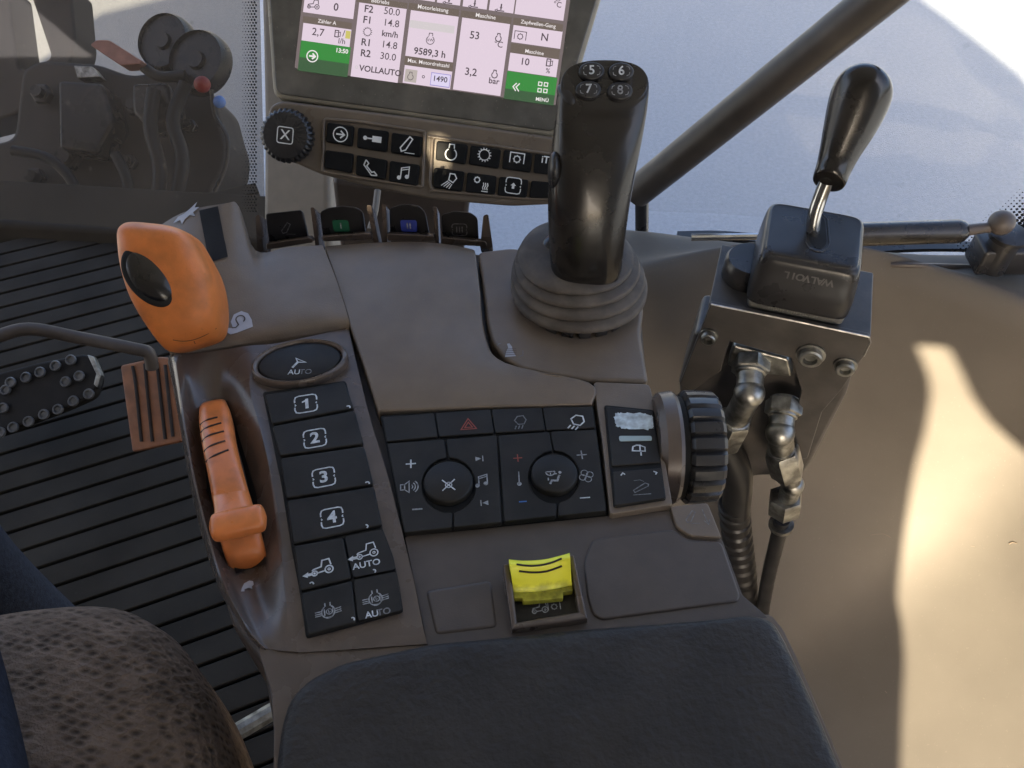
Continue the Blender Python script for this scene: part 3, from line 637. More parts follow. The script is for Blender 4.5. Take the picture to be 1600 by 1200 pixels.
# left housing with the scoop for the throttle slider
G_ = [[(262, 566, -.03), (268, 553, -.001), (300, 552, .0), (340, 548, .001), (390, 540, .001), (440, 535, .001), (544, 512, .0)],
      [(270, 604, -.03), (276, 600, 0), (302, 600, -.005), (340, 598, -.009), (384, 600, 0.001), (410, 598, .001), (560, 580, .001)],
      [(284, 684, -.03), (289, 680, 0), (312, 680, -.011), (352, 672, -.016), (403, 668, .002), (421, 668, .001), (580, 660, .001)],
      [(298, 764, -.03), (304, 760, 0), (328, 760, -.012), (370, 752, -.018), (422, 745, .002), (436, 745, .001), (605, 740, .001)],
      [(320, 854, -.03), (327, 850, 0), (350, 850, -.011), (390, 840, -.016), (437, 835, .002), (448, 835, .001), (628, 830, .001)],
      [(344, 924, -.03), (350, 920, 0), (370, 920, -.007), (402, 912, -.010), (440, 905, 0.001), (464, 905, .001), (646, 905, .001)],
      [(380, 988, -.03), (386, 985, 0), (400, 985, -.002), (422, 980, -.002), (447, 975, 0.001), (476, 975, .001), (660, 975, .001)],
      [(402, 1016, -.03), (409, 1012, -.001), (420, 1014, -.001), (435, 1016, 0), (457, 1018, 0.0), (492, 1018, .0), (668, 1006, .0)]]
bm = BM(); grid(bm, [[Z(*p) for p in r] for r in G_], 5, skirt=(0, 0, -.03)); HOUS = bvh_of(bm)
part(bm, 'slider_housing', BROWN_GLOSS, con, smooth=50, bevel=.0012)

# upper cover with the hump the gear lever runs in
U_ = [[(222, 372, .006), (283, 333, .022), (350, 318, .028), (373, 322, .024), (399, 391, .004), (450, 386, .004), (504, 383, .003)],
      [(236, 425, .010), (290, 405, .018), (352, 392, .018), (384, 392, .013), (408, 408, .006), (455, 404, .005), (512, 402, .004)],
      [(246, 475, .008), (300, 455, .012), (362, 448, .011), (393, 446, .009), (425, 446, .006), (470, 440, .006), (525, 436, .005)],
      [(255, 525, .006), (308, 510, .007), (370, 500, .006), (402, 494, .006), (438, 490, .006), (482, 484, .006), (538, 476, .005)],
      [(262, 546, .004), (312, 535, .004), (374, 524, .004), (408, 519, .004), (444, 514, .004), (488, 507, .004), (545, 500, .004)],
      [(268, 556, .0), (314, 549, .0), (376, 539, .0), (410, 534, .0), (446, 529, .0), (490, 522, .0), (548, 512, .0)]]
bm = BM(); grid(bm, [[Z(*p) for p in r] for r in U_], 5, skirt=(0, 0, -.03)); COVER = bvh_of(bm)
part(bm, 'gear_lever_cover', BROWN, con, smooth=55, bevel=.0014, seg=3)
def decal(tree, pts, h=.0005):
    out = []
    for a, b in pts:
        l, n_ = hit(tree, a, b)
        if l is not None: out.append(l + n_ * h)
    return out
def decal_quad(bm, tree, tl, tr, br, bl, nu=6, nv=18, h=.0007, mi=0):
    G = []
    for i in range(nv + 1):
        t = i / nv; row = []
        for j in range(nu + 1):
            u = j / nu; a = Vector(tl).lerp(Vector(bl), t).lerp(Vector(tr).lerp(Vector(br), t), u)
            l, n_ = hit(tree, a.x, a.y); row.append(bm.verts.new(l + n_ * h) if l is not None else None)
        G.append(row)
    for i in range(nv):
        for j in range(nu):
            q = [G[i][j], G[i][j + 1], G[i + 1][j + 1], G[i + 1][j]]
            if all(q): bm.faces.new(q).material_index = mi
bm = BM(); decal_quad(bm, COVER, (312, 330), (341, 323), (356, 402), (327, 411)); part(bm, 'lever_slot', SLOT, con, smooth=0, recalc=False)

# centre cover and the plate the joystick stands on
C_ = [[(507, 384, -.004), (575, 379, -.004), (640, 377, -.004), (700, 381, -.004), (742, 390, -.005)],
      [(511, 398, .001), (577, 393, .0025), (642, 391, .003), (704, 394, .002), (744, 402, .0)],
      [(527, 446, .003), (590, 444, .005), (650, 443, .0055), (708, 446, .0045), (750, 452, .002)],
      [(546, 505, .004), (605, 510, .006), (665, 515, .006), (720, 520, .005), (759, 525, .003)],
      [(565, 562, .004), (628, 566, .0055), (690, 568, .0055), (750, 570, .005), (790, 566, .003)],
      [(581, 612, .003), (650, 610, .004), (745, 606, .004), (840, 601, .0035), (921, 597, .003)],
      [(590, 642, .001), (660, 639, .002), (760, 635, .002), (850, 633, .002), (925, 631, .0015)]]
bm = BM(); grid(bm, [[Z(*p) for p in r] for r in C_], 5, skirt=(0, 0, -.03)); CENT = bvh_of(bm)
part(bm, 'centre_cover', BROWN, con, smooth=50, bevel=.0016, seg=3)
bm = BM()
slab(bm, pz(rpoly([(746, 392), (800, 386), (900, 399), (998, 434), (1006, 482), (1001, 520), (1008, 560), (1014, 597), (922, 594), (868, 586), (816, 576), (788, 560), (768, 534), (760, 500), (752, 430)], 10), -.001), (0, 0, -.04))
part(bm, 'joystick_plate', BROWN, con, smooth=35, bevel=.003, seg=3)

# armrest pad and the shelf in front of it
bm = BM()
slab(bm, pz(rpoly([(632, 838), (948, 806), (1046, 797), (1054, 822), (1074, 837), (1128, 842), (1160, 930), (1202, 966), (900, 1000), (668, 1012)], 5), -.003), (0, 0, -.03))
part(bm, 'front_shelf', BODY, con, smooth=0, bevel=.0015)
bm = BM()
slab(bm, pz(rpoly([(912, 878), (925, 842), (1052, 826), (1074, 842), (1128, 846), (1157, 930), (1153, 939), (940, 968), (926, 960), (918, 935)], 9), -.0018), (0, 0, -.02))
part(bm, 'lid', BODY, con, smooth=35, bevel=.0012, seg=3)
bm = BM()
slab(bm, pz(rpoly([(664, 922), (768, 905), (778, 980), (680, 992)], 9), -.0022), (0, 0, -.02))
part(bm, 'blank_cover', BODY, con, smooth=35, bevel=.0018, seg=3)
bm = BM()
pad = rpoly([(440, 1140), (452, 1098), (480, 1068), (530, 1043), (668, 1011), (900, 986), (1100, 974), (1178, 966), (1208, 974), (1226, 1004), (1268, 1095), (1316, 1212), (1400, 1420), (430, 1420), (432, 1200)], 18, 5)
base = [Vector(p) for p in pz(pad, 0)]; cc = sum(base, Vector()) / len(base); rings = []
for off, z in ((0, -.03), (0, -.002), (.0007, .0022), (.0022, .0046), (.0045, .0060), (.0080, .0067), (.016, .0070)):
    rings.append([cc + (p - cc) * (1 - off / (p - cc).length) + Vector((0, 0, z)) for p in base])
ringmesh(bm, rings, 0, cap0=False)
part(bm, 'armrest_pad', LEATHER, con, smooth=60)
bm = BM()
slab(bm, pz(rpoly([(402, 1012), (470, 1020), (560, 1012), (668, 1003), (670, 1016), (560, 1040), (490, 1068), (458, 1100), (446, 1160), (446, 1420), (424, 1420), (428, 1150), (424, 1080)], 6), -.001), (0, 0, -.12))
part(bm, 'armrest_edge', BROWN_GLOSS, con, smooth=35, bevel=.0035, seg=3)
bm = BM()
slab(bm, pz(rpoly([(1170, 962), (1204, 960), (1224, 984), (1246, 1030), (1330, 1230), (1410, 1420), (1398, 1420), (1314, 1212), (1226, 1004), (1206, 974)], 6), -.003), (0, 0, -.12))
part(bm, 'armrest_edge', BROWN, con, smooth=35, bevel=.0025, seg=3)

# ---- keypad with its keys
def slabkey(parent, name, poly, z, th, M0, r=4, bev=.0009, marks=None, mats=None, label=None):
    bm = BM(); slab(bm, pz(rpoly(poly, r, 3), z), (0, 0, -th))
    if marks: marks(bm)
    return part(bm, name, mats or [M0, MARK, MARKD, MARKF], parent, smooth=35, bevel=bev, label=label)
kp = slabkey(con, 'keypad', [(410, 612), (470, 604), (540, 594), (578, 752), (596, 822), (614, 868), (622, 905), (630, 955), (556, 976), (478, 996), (468, 925), (455, 855), (440, 760), (424, 680)], .0022, .004, SLOT)
KZ = .0042
def mk(px, py, ang, f):
    def go(bm):
        M, s = zframe(px, py, ang, KZ); f(bm, M, s)
    return go
def numkey(n):
    def f(bm, M, s): 
        icon(bm, M, 17.5 * s, 'box', 1, .13)
        if n == '1': fillp(bm, M, [(-1, -10), (4, -10), (4, 10), (0, 10), (-1.5, 7.5), (-6, 5.5), (-6, 2.5), (-1, 4)], 1, s)
        else: text(bm, M, n, 30 * s, 1, bold=.03)
    return f
keys = [([(413, 616), (538, 596), (553, 637), (425, 662)], mk(478, 631, -9, numkey('1'))),
        ([(425, 666), (554, 641), (568, 693), (437, 712)], mk(492, 685, -10, numkey('2'))),
        ([(438, 716), (569, 697), (583, 756), (447, 778)], mk(506, 746, -11, numkey('3'))),
        ([(448, 782), (584, 760), (597, 820), (457, 850)], mk(519, 809, -11, numkey('4')))]
def f5(bm, M, s): icon(bm, M, 15 * s, 'tractor', 1, .16); icon(bm, M, 15 * s, 'arrow_l', 1, .16)
def f6(bm, M, s): icon(bm, M @ Matrix.Translation((0, 8 * s, 0)), 15 * s, 'tractor', 1, .13); icon(bm, M @ Matrix.Translation((0, 8 * s, 0)), 15 * s, 'arrow_l', 1, .16); text(bm, M, 'AUTO', 15 * s, 1, bold=.02, dy=-14 * s, sx=1.05)
def f7(bm, M, s): icon(bm, M, 14 * s, 'mfwd', 2, .15)
def f8(bm, M, s): icon(bm, M @ Matrix.Translation((0, 9 * s, 0)), 14 * s, 'mfwd', 2, .15); text(bm, M, 'AU', 15.5 * s, 1, bold=.02, dy=-16 * s, dx=-9 * s); text(bm, M, 'TO', 15.5 * s, 3, bold=.02, dy=-16 * s, dx=10 * s)
keys += [([(458, 853), (536, 839), (549, 903), (469, 923)], mk(500, 889, -12, f5)), ([(539, 838), (597, 827), (613, 870), (619, 889), (552, 902)], mk(571, 870, -12, f6)),
         ([(470, 927), (550, 907), (557, 972), (481, 992)], mk(513, 956, -12, f7)), ([(553, 906), (620, 893), (628, 953), (560, 970)], mk(588, 944, -12, f8))]
spots = [(546, 641, 0), (576, 760, 2), (574, 827, 3), (586, 897, 5), (489, 917, 4), (553, 972, 6)]
def spotted(f, sp):
    def go(bm):
        f(bm)
        for a, b, ang in sp:
            M, s = zframe(a, b, ang, KZ); stroke(bm, M, arc(0, 0, 3.0, -70, 100, 6), 2.2 * s, 1, s, .0003)
    return go
for i, (poly, f) in enumerate(keys):
    slabkey(kp, 'key', poly, KZ, .004, KEYB, 5, .0009, spotted(f, [(a - 2, b - 4, random.uniform(-60, 20)) for a, b, k in spots if k == i]))
# oval key
M, s = zframe(471, 574, -8, .0)
def oval(bm, a, b, zs, mi=0, hole=None):
    rings = []
    for f, z in zs: rings.append([M @ Vector((a * f * math.cos(2 * math.pi * j / 48), b * f * math.sin(2 * math.pi * j / 48), z)) for j in range(48)])
    ringmesh(bm, rings, mi)
bm = BM(); oval(bm, 76 * s, 46 * s, ((1.0, -.004), (1.0, .004), (.985, .0058), (.94, .0065), (.89, .006), (.87, .0045), (.86, .002)))
part(bm, 'oval_ring', BROWN_GLOSS, con, smooth=50)
bm = BM(); oval(bm, 65 * s, 38.5 * s, ((1.0, -.002), (1.0, .0042), (.98, .0050), (.94, .0052)))
M2, s2 = zframe(466, 572, -2, .0052); icon(bm, M2 @ Matrix.Translation((0, 5 * s2, 0)), 11 * s2, 'auto_arrow', 1, .2)
text(bm, M2, 'AU', 14 * s2, 1, dy=-13 * s2, dx=-5 * s2, bold=.01); text(bm, M2, 'TO', 14 * s2, 2, dy=-13 * s2, dx=13 * s2, bold=.01)
part(bm, 'oval_key', [PANB, MARK, MARKF], con, smooth=50)

# ---- audio and climate panel
pan = slabkey(con, 'climate_panel', [(594, 649), (680, 642), (760, 637), (927, 633), (949, 800), (790, 816), (630, 834)], -.0005, .012, SLOT)
PZ = .0012
def pm(*items):
    def go(bm):
        for it in items:
            M, s = zframe(it[0], it[1], it[2], PZ); it[3](bm, M, s)
    return go
ic = lambda name, sz, mi=1, wd=.16: (lambda bm, M, s: icon(bm, M, sz * s, name, mi, wd))
PM = [PANB, MARK, MARKD, MARKF, RED, BLUE]
top_keys = [([(597, 652), (678, 645), (684, 682), (604, 690)], []), ([(680, 645), (766, 639), (772, 676), (686, 682)], [(732, 664, -4, ic('hazard', 12, 4, .14))]),
            ([(768, 639), (846, 636), (852, 672), (774, 676)], [(812, 660, -4, ic('lamp', 13, 3, .14))]), ([(848, 636), (925, 635), (930, 668), (854, 672)], [(900, 660, 12, ic('lamp', 15, 1, .15))])]
for poly, it in top_keys: slabkey(pan, 'key', poly, PZ, .004, PANB, 3, .0008, pm(*it), PM)
def pa(cx, cy, r, a0, a1, n=9): return [(cx + r * math.cos(R(a0 + (a1 - a0) * i / n)), cy + r * 1.03 * math.sin(R(a0 + (a1 - a0) * i / n))) for i in range(n + 1)]
low = [([(605, 693), (694, 686)] + pa(701, 758, 42, 266, 82) + [(706, 824), (632, 832)], [(642, 725, -4, ic('plus', 8, 1, .3)), (640, 761, -4, ic('speaker', 14, 2, .13)), (652, 796, -4, ic('minus', 8, 2, .35))]),
       ([(697, 686), (776, 680), (784, 816), (709, 824)] + pa(701, 758, 42, 79, -90), [(749, 717, -4, ic('next', 6, 2, .25)), (753, 752, -4, ic('note', 12, 2, .16)), (757, 786, -4, ic('prev', 6, 2, .25))]),
       ([(779, 680), (858, 674)] + pa(866, 745, 40, 266, 84) + [(869, 806), (788, 815)], [(809, 716, -4, ic('plus', 7, 4, .25)), (811, 748, -2, ic('thermo', 13, 2, .12)), (817, 784, -4, ic('minus', 6, 5, .35))]),
       ([(861, 674), (931, 671), (947, 798), (872, 806)] + pa(866, 745, 40, 80, -91), [(909, 711, -4, ic('plus', 8, 2, .25)), (916, 744, -4, ic('fan', 12, 2, .14)), (914, 778, -4, ic('minus', 8, 1, .25))])]
for poly, it in low: slabkey(pan, 'key', poly, PZ, .004, PANB, 3, .0008, pm(*it), PM)
for (a, b, r), it in (((701, 758, 38), (701, 758, -4, ic('cross', 10, 1, .2))), ((866, 745, 36), (866, 745, -4, ic('vent', 13, 2, .16)))):
    bm = BM(); M, s = zframe(a, b, 0, 0); o = Z(a, b, 0)
    lathe(bm, o, (0, 0, 1), [(r * s, -.001), (r * s, .0028), (r * s * .97, .0036), (r * s * .9, .004)], 48)
    PZs = PZ; PZ = .0042; pm(it)(bm); PZ = PZs
    part(bm, 'round_key', PM, pan, smooth=50)

# ---- lamp switch column on the right
slabkey(con, 'switch_surround', [(927, 596), (1015, 600), (1026, 640), (1051, 788), (953, 804), (941, 690)], .0012, .02, BROWN, 6, .0018)
sp_ = slabkey(con, 'switch_panel', [(944, 632), (1022, 640), (1041, 780), (959, 793), (950, 700)], .0022, .006, SLOT, 4)
PZ = .0034
slabkey(sp_, 'key', [(947, 635), (1020, 642), (1032, 722), (956, 728)], PZ, .004, PANB, 3, .0008, pm((998, 704, 2, ic('worklamp', 11, 1, .22))), PM)
slabkey(sp_, 'key', [(957, 737), (1033, 731), (1040, 778), (961, 790)], PZ, .004, PANB, 3, .0008, pm((1001, 762, -4, ic('ramp', 14, 3, .12)), (972, 741, -30, lambda bm, M, s: stroke(bm, M, [(-3, -1), (2, 1), (3, -3)], 1.8 * s, 1, s)), (1024, 738, 40, lambda bm, M, s: stroke(bm, M, [(-3, -1), (2, 1), (3, -3)], 1.8 * s, 1, s))), PM)
bm = BM()
sm = []
for i in range(60):
    a = 2 * math.pi * i / 60; x = 31 * math.copysign(abs(math.cos(a)) ** .55, math.cos(a)); y = 13 * math.copysign(abs(math.sin(a)) ** .55, math.sin(a))
    sm.append((991 + x + random.uniform(-1.6, 1.6) + y * .1, 658 + y + x * .06 + random.uniform(-1.6, 1.6)))
face(bm, pz(sm, PZ + .0003)); part(bm, 'worn_patch', SMEAR, sp_, smooth=0)
bm = BM(); slab(bm, pz(rpoly([(967, 681), (1018, 681), (1019, 688), (968, 689)], 3), PZ + .0005), (0, 0, -.001)); part(bm, 'light_bar', mat('pale_plastic', (.36, .46, .47), .4), sp_, smooth=0)
PZ = -.0006
slabkey(con, 'corner_key', [(1047, 791), (1106, 785), (1128, 840), (1078, 837), (1057, 822)], PZ, .02, BROWN, 6, .0015, pm((1080, 808, 0, ic('bucket', 12, 3, .12)), (1102, 808, -12, ic('arrow_dn', 14, 3, .1))), [BROWN, MARK, MARKD, MARKF])

# ---- painted signs on the brown covers
def sign(tree, px, py, ang, fn, name, m):
    l, n_ = hit(tree, px, py); a = R(ang); l2, _ = hit(tree, px + 3 * math.cos(a), py + 3 * math.sin(a))
    M = frame(l + n_ * .0004, l2 - l, n_); s = (l2 - l).length / 3; bm = BM(); fn(bm, M, s)
    return part(bm, name, m, con, smooth=0)
SIGNW = mat('pale_sign', (.42, .43, .47), .5, var=.15)
def fs(bm, M, s):
    icon(bm, M, 21 * s, 'snail', 0); stroke(bm, M, arc(4, 4, 7, -60, 200, 14) + [(-1, -6), (-6, -10), (-12, -9)], 2.2 * s, 1, s, .0006)
sign(COVER, 373, 504, -14, fs, 'snail_sign', [SIGNW, BODY])
sign(COVER, 290, 336, -18, lambda bm, M, s: icon(bm, M, 19 * s, 'rabbit', 0), 'rabbit_sign', SIGNW)
sign(HOUS, 387, 915, -20, lambda bm, M, s: icon(bm, M, 14 * s, 'turtle', 0), 'turtle_sign', SIGNW)
M, s = zframe(799, 548, 0, -.001); bm = BM()
fillp(bm, M, [(-7, 14), (-3, 15), (1, 8), (2, 0), (7, -12), (-10, -14), (-8, -2), (-5, 6)], 0, s, .0003)
for yy in (-10, -6, -2, 2): stroke(bm, M, [(-9, yy), (8, yy + 1)], 1.0 * s, 1, s, .0006)
stroke(bm, M, [(-22, 10), (-20, 14), (-16, 15)], 1.2 * s, 2, s, .0003); stroke(bm, M, [(12, -13), (18, -10), (18, 0)], 1.2 * s, 2, s, .0003)
part(bm, 'joystick_sign', [SIGNW, BODY, MARKF], con, smooth=0)

# ---- rotary wheel at the right flank
wh = thing('ribbed_wheel', 'black ribbed rotary wheel on the right flank of the console', 'wheel', Z(1090, 700, -.04))
wc = Z(1089, 698, -.016); wa_ = Vector((1, .02, 0))
def rib(j, r, h): return 1.0 if (j % 5) else .955
bm = BM(); lathe(bm, wc - wa_ * .009, wa_, [(.0, 0), (.0285, .0), (.0305, .0018), (.0305, .009), (.0298, .0165), (.028, .0185), (.0, .0185)], 110, rib=lambda j, r, h: 1 if r < .028 or j % 5 else .93)
part(bm, 'tread', BLACK, wh, smooth=30)
bm = BM(); lathe(bm, wc - wa_ * .0125, wa_, [(.0, 0), (.0275, .0), (.0275, .0036)], 48); part(bm, 'gap', SLOT, wh)
bm = BM(); lathe(bm, wc - wa_ * .024, wa_, [(.0, 0), (.026, .0), (.0295, .003), (.0305, .0095), (.0295, .0115)], 64); part(bm, 'wheel_collar', BROWN_GLOSS, con)

# ---- paddle switches between dividers at the front edge
def up(px, py, y): return Yp(px, py, y)
yb = Z(640, 372, -.004).y + .004
for pts in ([(399, 338), (405, 334), (412, 392), (402, 396)], [(485, 324), (491, 324), (499, 384), (493, 386)], [(572, 320), (580, 320), (592, 379), (584, 381)], [(596, 320), (603, 319), (605, 379), (598, 379)], [(676, 322), (683, 323), (686, 382), (680, 382)], [(755, 336), (763, 334), (770, 385), (766, 389), (750, 388)]):
    bm = BM(); slab(bm, [up(a, b, yb - .002) for a, b in rpoly(pts, 3)], FW * .018); part(bm, 'divider', BROWN_GLOSS, con, smooth=35, bevel=.0008)
for pts in ([(415, 381), (486, 371), (490, 379), (416, 391)], [(502, 369), (580, 364), (583, 375), (504, 378)], [(604, 365), (679, 368), (680, 377), (605, 377)], [(689, 371), (760, 377), (762, 386), (690, 382)]):
    bm = BM(); slab(bm, [up(a, b, yb - .004) for a, b in rpoly(pts, 4)], (0, .006, -.003)); part(bm, 'finger_stop', BROWN_GLOSS, con, smooth=35, bevel=.0015, seg=3)
PD_ = [([(414, 333), (471, 327), (481, 371), (420, 381)], 'bucket', 448, 356, MARKF, 'black paddle switch with a faint bucket symbol, nearest the gear lever'),
       ([(499, 330), (512, 324), (535, 321), (556, 323), (566, 329), (571, 366), (504, 370)], 'I', 533, 352, GREENP, 'black paddle switch with the green roman numeral one'),
       ([(608, 325), (625, 319), (640, 318), (655, 321), (664, 330), (671, 368), (609, 366)], 'II', 639, 352, BLUEP, 'black paddle switch with the blue roman numeral two'),
       ([(689, 335), (710, 329), (735, 331), (746, 339), (748, 377), (691, 372)], 'III', 718, 358, None, 'black paddle switch with the grey roman numeral three')]
for pts, st_, cx, cy, m, lab in PD_:
    y0 = yb + .002; cpt = up(cx, cy, y0)
    P = []
    for a, b in rpoly(pts, 5):
        q = up(a, b, y0); P.append(q)
    bm = BM(); slab(bm, P, FW * .006)
    M = frame(cpt + Vector((0, -.0004, 0)), (1, 0, -.02), (0, -1, .0)); s = (up(cx + 1, cy, y0) - cpt).length; sv = s * 1.05
    if st_ == 'bucket': icon(bm, M, 12 * s, 'bucket', 1, .13)
    elif m is not None:
        fillp(bm, M, [(p[0], p[1]) for p in rpoly([(-12, -11), (12, -11), (12, 11), (-12, 11)], 4)], 1, sv); text(bm, M, st_, 17 * s, 2, h=.0005, bold=.01)
    else: icon(bm, M, 11.5 * s, 'box', 2, .13); text(bm, M, st_, 17 * s, 2, h=.0004)
    tag(part(bm, 'paddle_switch', [BLACK, m or MARKF, MARKF if m in (None, MARKF) else MARKD], smooth=35, bevel=.0012), lab, 'paddle switch', 'paddle switches along the front edge')

# ================================================================== levers and switches on the console
# orange gear lever
gl_ = thing('gear_lever', 'large orange gear lever knob with a black thumb button', 'lever', Z(300, 540, .002))
bm = BM()
def dsec(px, py, d, ax_px, hw, hb):
    a = Vector((ax_px[0], ax_px[1])).normalized(); v = (RT * a.x - UP * a.y); q = 1 / FPX * d
    return (D(px, py, d), v * hw * q, (FW + v * 0).normalized() * hb * q)
axd = (72, -22)
SECS = [(309, 544, .474, axd, 8, 8), (309, 542, .474, axd, 32, 28), (307, 535, .473, axd, 42, 40), (303, 521, .471, axd, 49, 48), (297, 502, .469, axd, 55, 54), (286, 473, .466, (72, -19), 62, 57), (275, 445, .463, (72, -14), 65, 58), (264, 415, .460, (72, -6), 63.5, 58), (256, 388, .457, (72, 2), 60, 56), (251, 371, .456, (72, 5), 56, 52), (248, 361, .456, (72, 7), 48, 44), (246, 355, .457, (72, 7), 36, 34), (245, 352, .458, (72, 7), 14, 12)]
loft(bm, [dsec(*q) for q in SECS], n=64, k=5, ex=3.6); KNOB = bvh_of(bm)
part(bm, 'knob', ORANGE, gl_, smooth=70)
l, n_ = hit(KNOB, 234, 432); nn = (n_ * .6 + (CAM - l).normalized() * .55 + RT * -.1).normalized()
ld = (D(258, 462, .46) - D(210, 398, .46)); M = frame(l - nn * .0022, ld, nn)
bm = BM(); ball(bm, None, 1.0, M=M, sc=(.0160, .0102, .0048), sub=4); part(bm, 'thumb_button', GRIP, gl_)
bm = BM(); ball(bm, None, 1.0, M=frame(l - nn * .0026, ld, nn), sc=(.0178, .0118, .0042), sub=4); part(bm, 'button_gap', SLOT, gl_)
bm = BM(); P = decal(KNOB, [(270, 531), (285, 533), (302, 531), (322, 523), (338, 513)], .0003); tube(bm, P, .00022, n=6); P = decal(KNOB, [(303, 533), (305, 537)], .0003); tube(bm, P, .0002, n=6); part(bm, 'seam', GROOVE, gl_)
# throttle slider
ts = thing('throttle_slider', 'bright orange throttle slider with a crossbar in its scoop', 'slider', Z(365, 800, -.02))
bm = BM()
def zsec(px, py, z, hx, hz):
    c = Z(px, py, z); q = (Z(px + 10, py - 2, z) - c); return (c, q.normalized() * hx * q.length / 10.2, Vector((0, .2, 1)).normalized() * hz)
loft(bm, [zsec(334, 634, -.012, 20.3, .004), zsec(335, 642, -.006, 22.6, .006), zsec(338, 660, -.003, 26.0, .007), zsec(344, 700, .001, 26.6, .008), zsec(355, 750, .0035, 27.7, .008), zsec(367, 800, .003, 30.5, .008), zsec(378, 845, -.003, 32.8, .008), zsec(387, 878, -.009, 30.5, .007), zsec(392, 892, -.014, 22.6, .004)], n=36, k=4, ex=3.2); SL = bvh_of(bm)
part(bm, 'track', ORANGE2, ts, smooth=60)
bm = BM()
c0, c1 = Z(331, 826, .013), Z(413, 808, .013); d = c1 - c0; u = d.normalized(); v = Vector((0, 0, 1)).cross(u)
loft(bm, [(c0 - u * .001, v * .001, Vector((0, 0, .001))), (c0, v * .0052, Vector((0, 0, .003))), (c0 + u * .002, v * .0066, Vector((0, 0, .0046))), (c0.lerp(c1, .3), v * .0068, Vector((0, 0, .0052))), (c0.lerp(c1, .6), v * .0068, Vector((0, 0, .0052))), (c1 - u * .002, v * .0066, Vector((0, 0, .0046))), (c1, v * .0052, Vector((0, 0, .003))), (c1 + u * .001, v * .001, Vector((0, 0, .001)))], n=28, k=4, ex=3)
for i in range(1):
    a, b = Z(360, 770, .005), Z(369, 812, .012)
    loft(bm, [(a, u * .0085, Vector((0, 0, .005))), (a.lerp(b, .5), u * .0086, Vector((0, 0, .005))), (b, u * .0098, Vector((0, 0, .0045)))], n=24, k=4, ex=3)
part(bm, 'crossbar', ORANGE2, ts, smooth=60)
bm = BM()
for q in ([(313, 664), (325, 656), (340, 652)], [(314, 676), (326, 667), (346, 661)], [(316, 690), (328, 680), (350, 674)], [(319, 706), (331, 696), (352, 689)], [(322, 722), (335, 712), (357, 703)]):
    P = decal(SL, q, .0002)
    if len(P) > 1: tube(bm, P, .0006, n=6)
part(bm, 'grip_line', GROOVE, ts)
bm = BM(); 
decal_quad(bm, HOUS, (312, 640), (358, 626), (402, 770), (322, 770)); decal_quad(bm, HOUS, (322, 770), (402, 770), (418, 882), (368, 898)); part(bm, 'slider_slot', SLOT, con, smooth=0, recalc=False)

# joystick
js = thing('joystick', 'black joystick with four numbered buttons on a dusty rubber boot', 'joystick', Z(905, 470, -.001))
jc = Z(904, 462, .0)
bm = BM()
pr = [(.031, -.001), (.032, .003), (.038, .0042), (.0402, .0058), (.0405, .0078), (.0395, .0096), (.0362, .0102), (.0358, .0108), (.0382, .0116), (.0394, .0132), (.0388, .0152), (.0352, .0160), (.0340, .0168), (.0358, .0176), (.0368, .0192), (.0360, .0210), (.0318, .0218), (.0312, .0224), (.0330, .0232), (.0336, .0246), (.0322, .0262), (.0285, .0276), (.022, .0285), (.015, .0290), (.0, .0292)]
rings = []
for r, h in pr:
    sh_ = Vector((-.004, .010, 0)) * (h / .03)
    rings.append([jc + sh_ + Vector((r * math.cos(2 * math.pi * j / 64) * (1 + .04 * math.cos(2 * math.pi * j / 64 + 1)), r * .98 * math.sin(2 * math.pi * j / 64), h + .0008 * math.sin(6 * math.pi * j / 64))) for j in range(64)])
ringmesh(bm, rings); part(bm, 'boot', RUBBER, js, smooth=60)
bm = BM()
for i in range(9):
    a = R(205 + i * 17); c = jc + Vector((.0325 * math.cos(a), .0325 * math.sin(a), 0)); rbox(bm, frame(c, (-math.sin(a), math.cos(a), 0), (0, 0, 1)), -.0035, .0035, -.002, .0015, -.001, .004, .0006, 2)
part(bm, 'boot_clip', BLACK, js)
bm = BM(); o = Z(866, 392, .022); ball(bm, o, .0095, sc=(1, 1, 1.1)); part(bm, 'collar', BLACK, js)
bm = BM()
A0, A1 = Z(917, 420, .024), Yp(946, 128, .398)
def jsec(px, py, t, hw, hb, T=0):
    y = A0.y + (A1.y - A0.y) * t; c = Yp(px, py, y); q = (c - CAM).dot(FW) / FPX
    return (c, Vector((hw * q, 0, 0)), Vector((0, math.cos(R(T)), math.sin(R(T)))) * hb * q)
J = [(917, 437, -.03, 30, 26), (917, 433, -.02, 46, 40), (916, 420, 0, 54, 46), (916, 395, .06, 57, 50), (917, 360, .16, 60, 52), (920, 310, .32, 64, 54, 4), (926, 260, .5, 67, 54, 12), (934, 210, .68, 69, 52, 22), (940, 172, .82, 70, 48, 31), (943, 150, .90, 70, 42, 36), (945, 135, .96, 69, 38.5, 38), (945.5, 130, .985, 66, 36, 38), (946, 127, 1.0, 60, 31, 38), (946, 126.5, 1.002, 12, 8, 38)]
loft(bm, [jsec(*q) for q in J], n=56, k=4, ex=2.5); GR = bvh_of(bm)
part(bm, 'grip', GRIP, js, smooth=70)
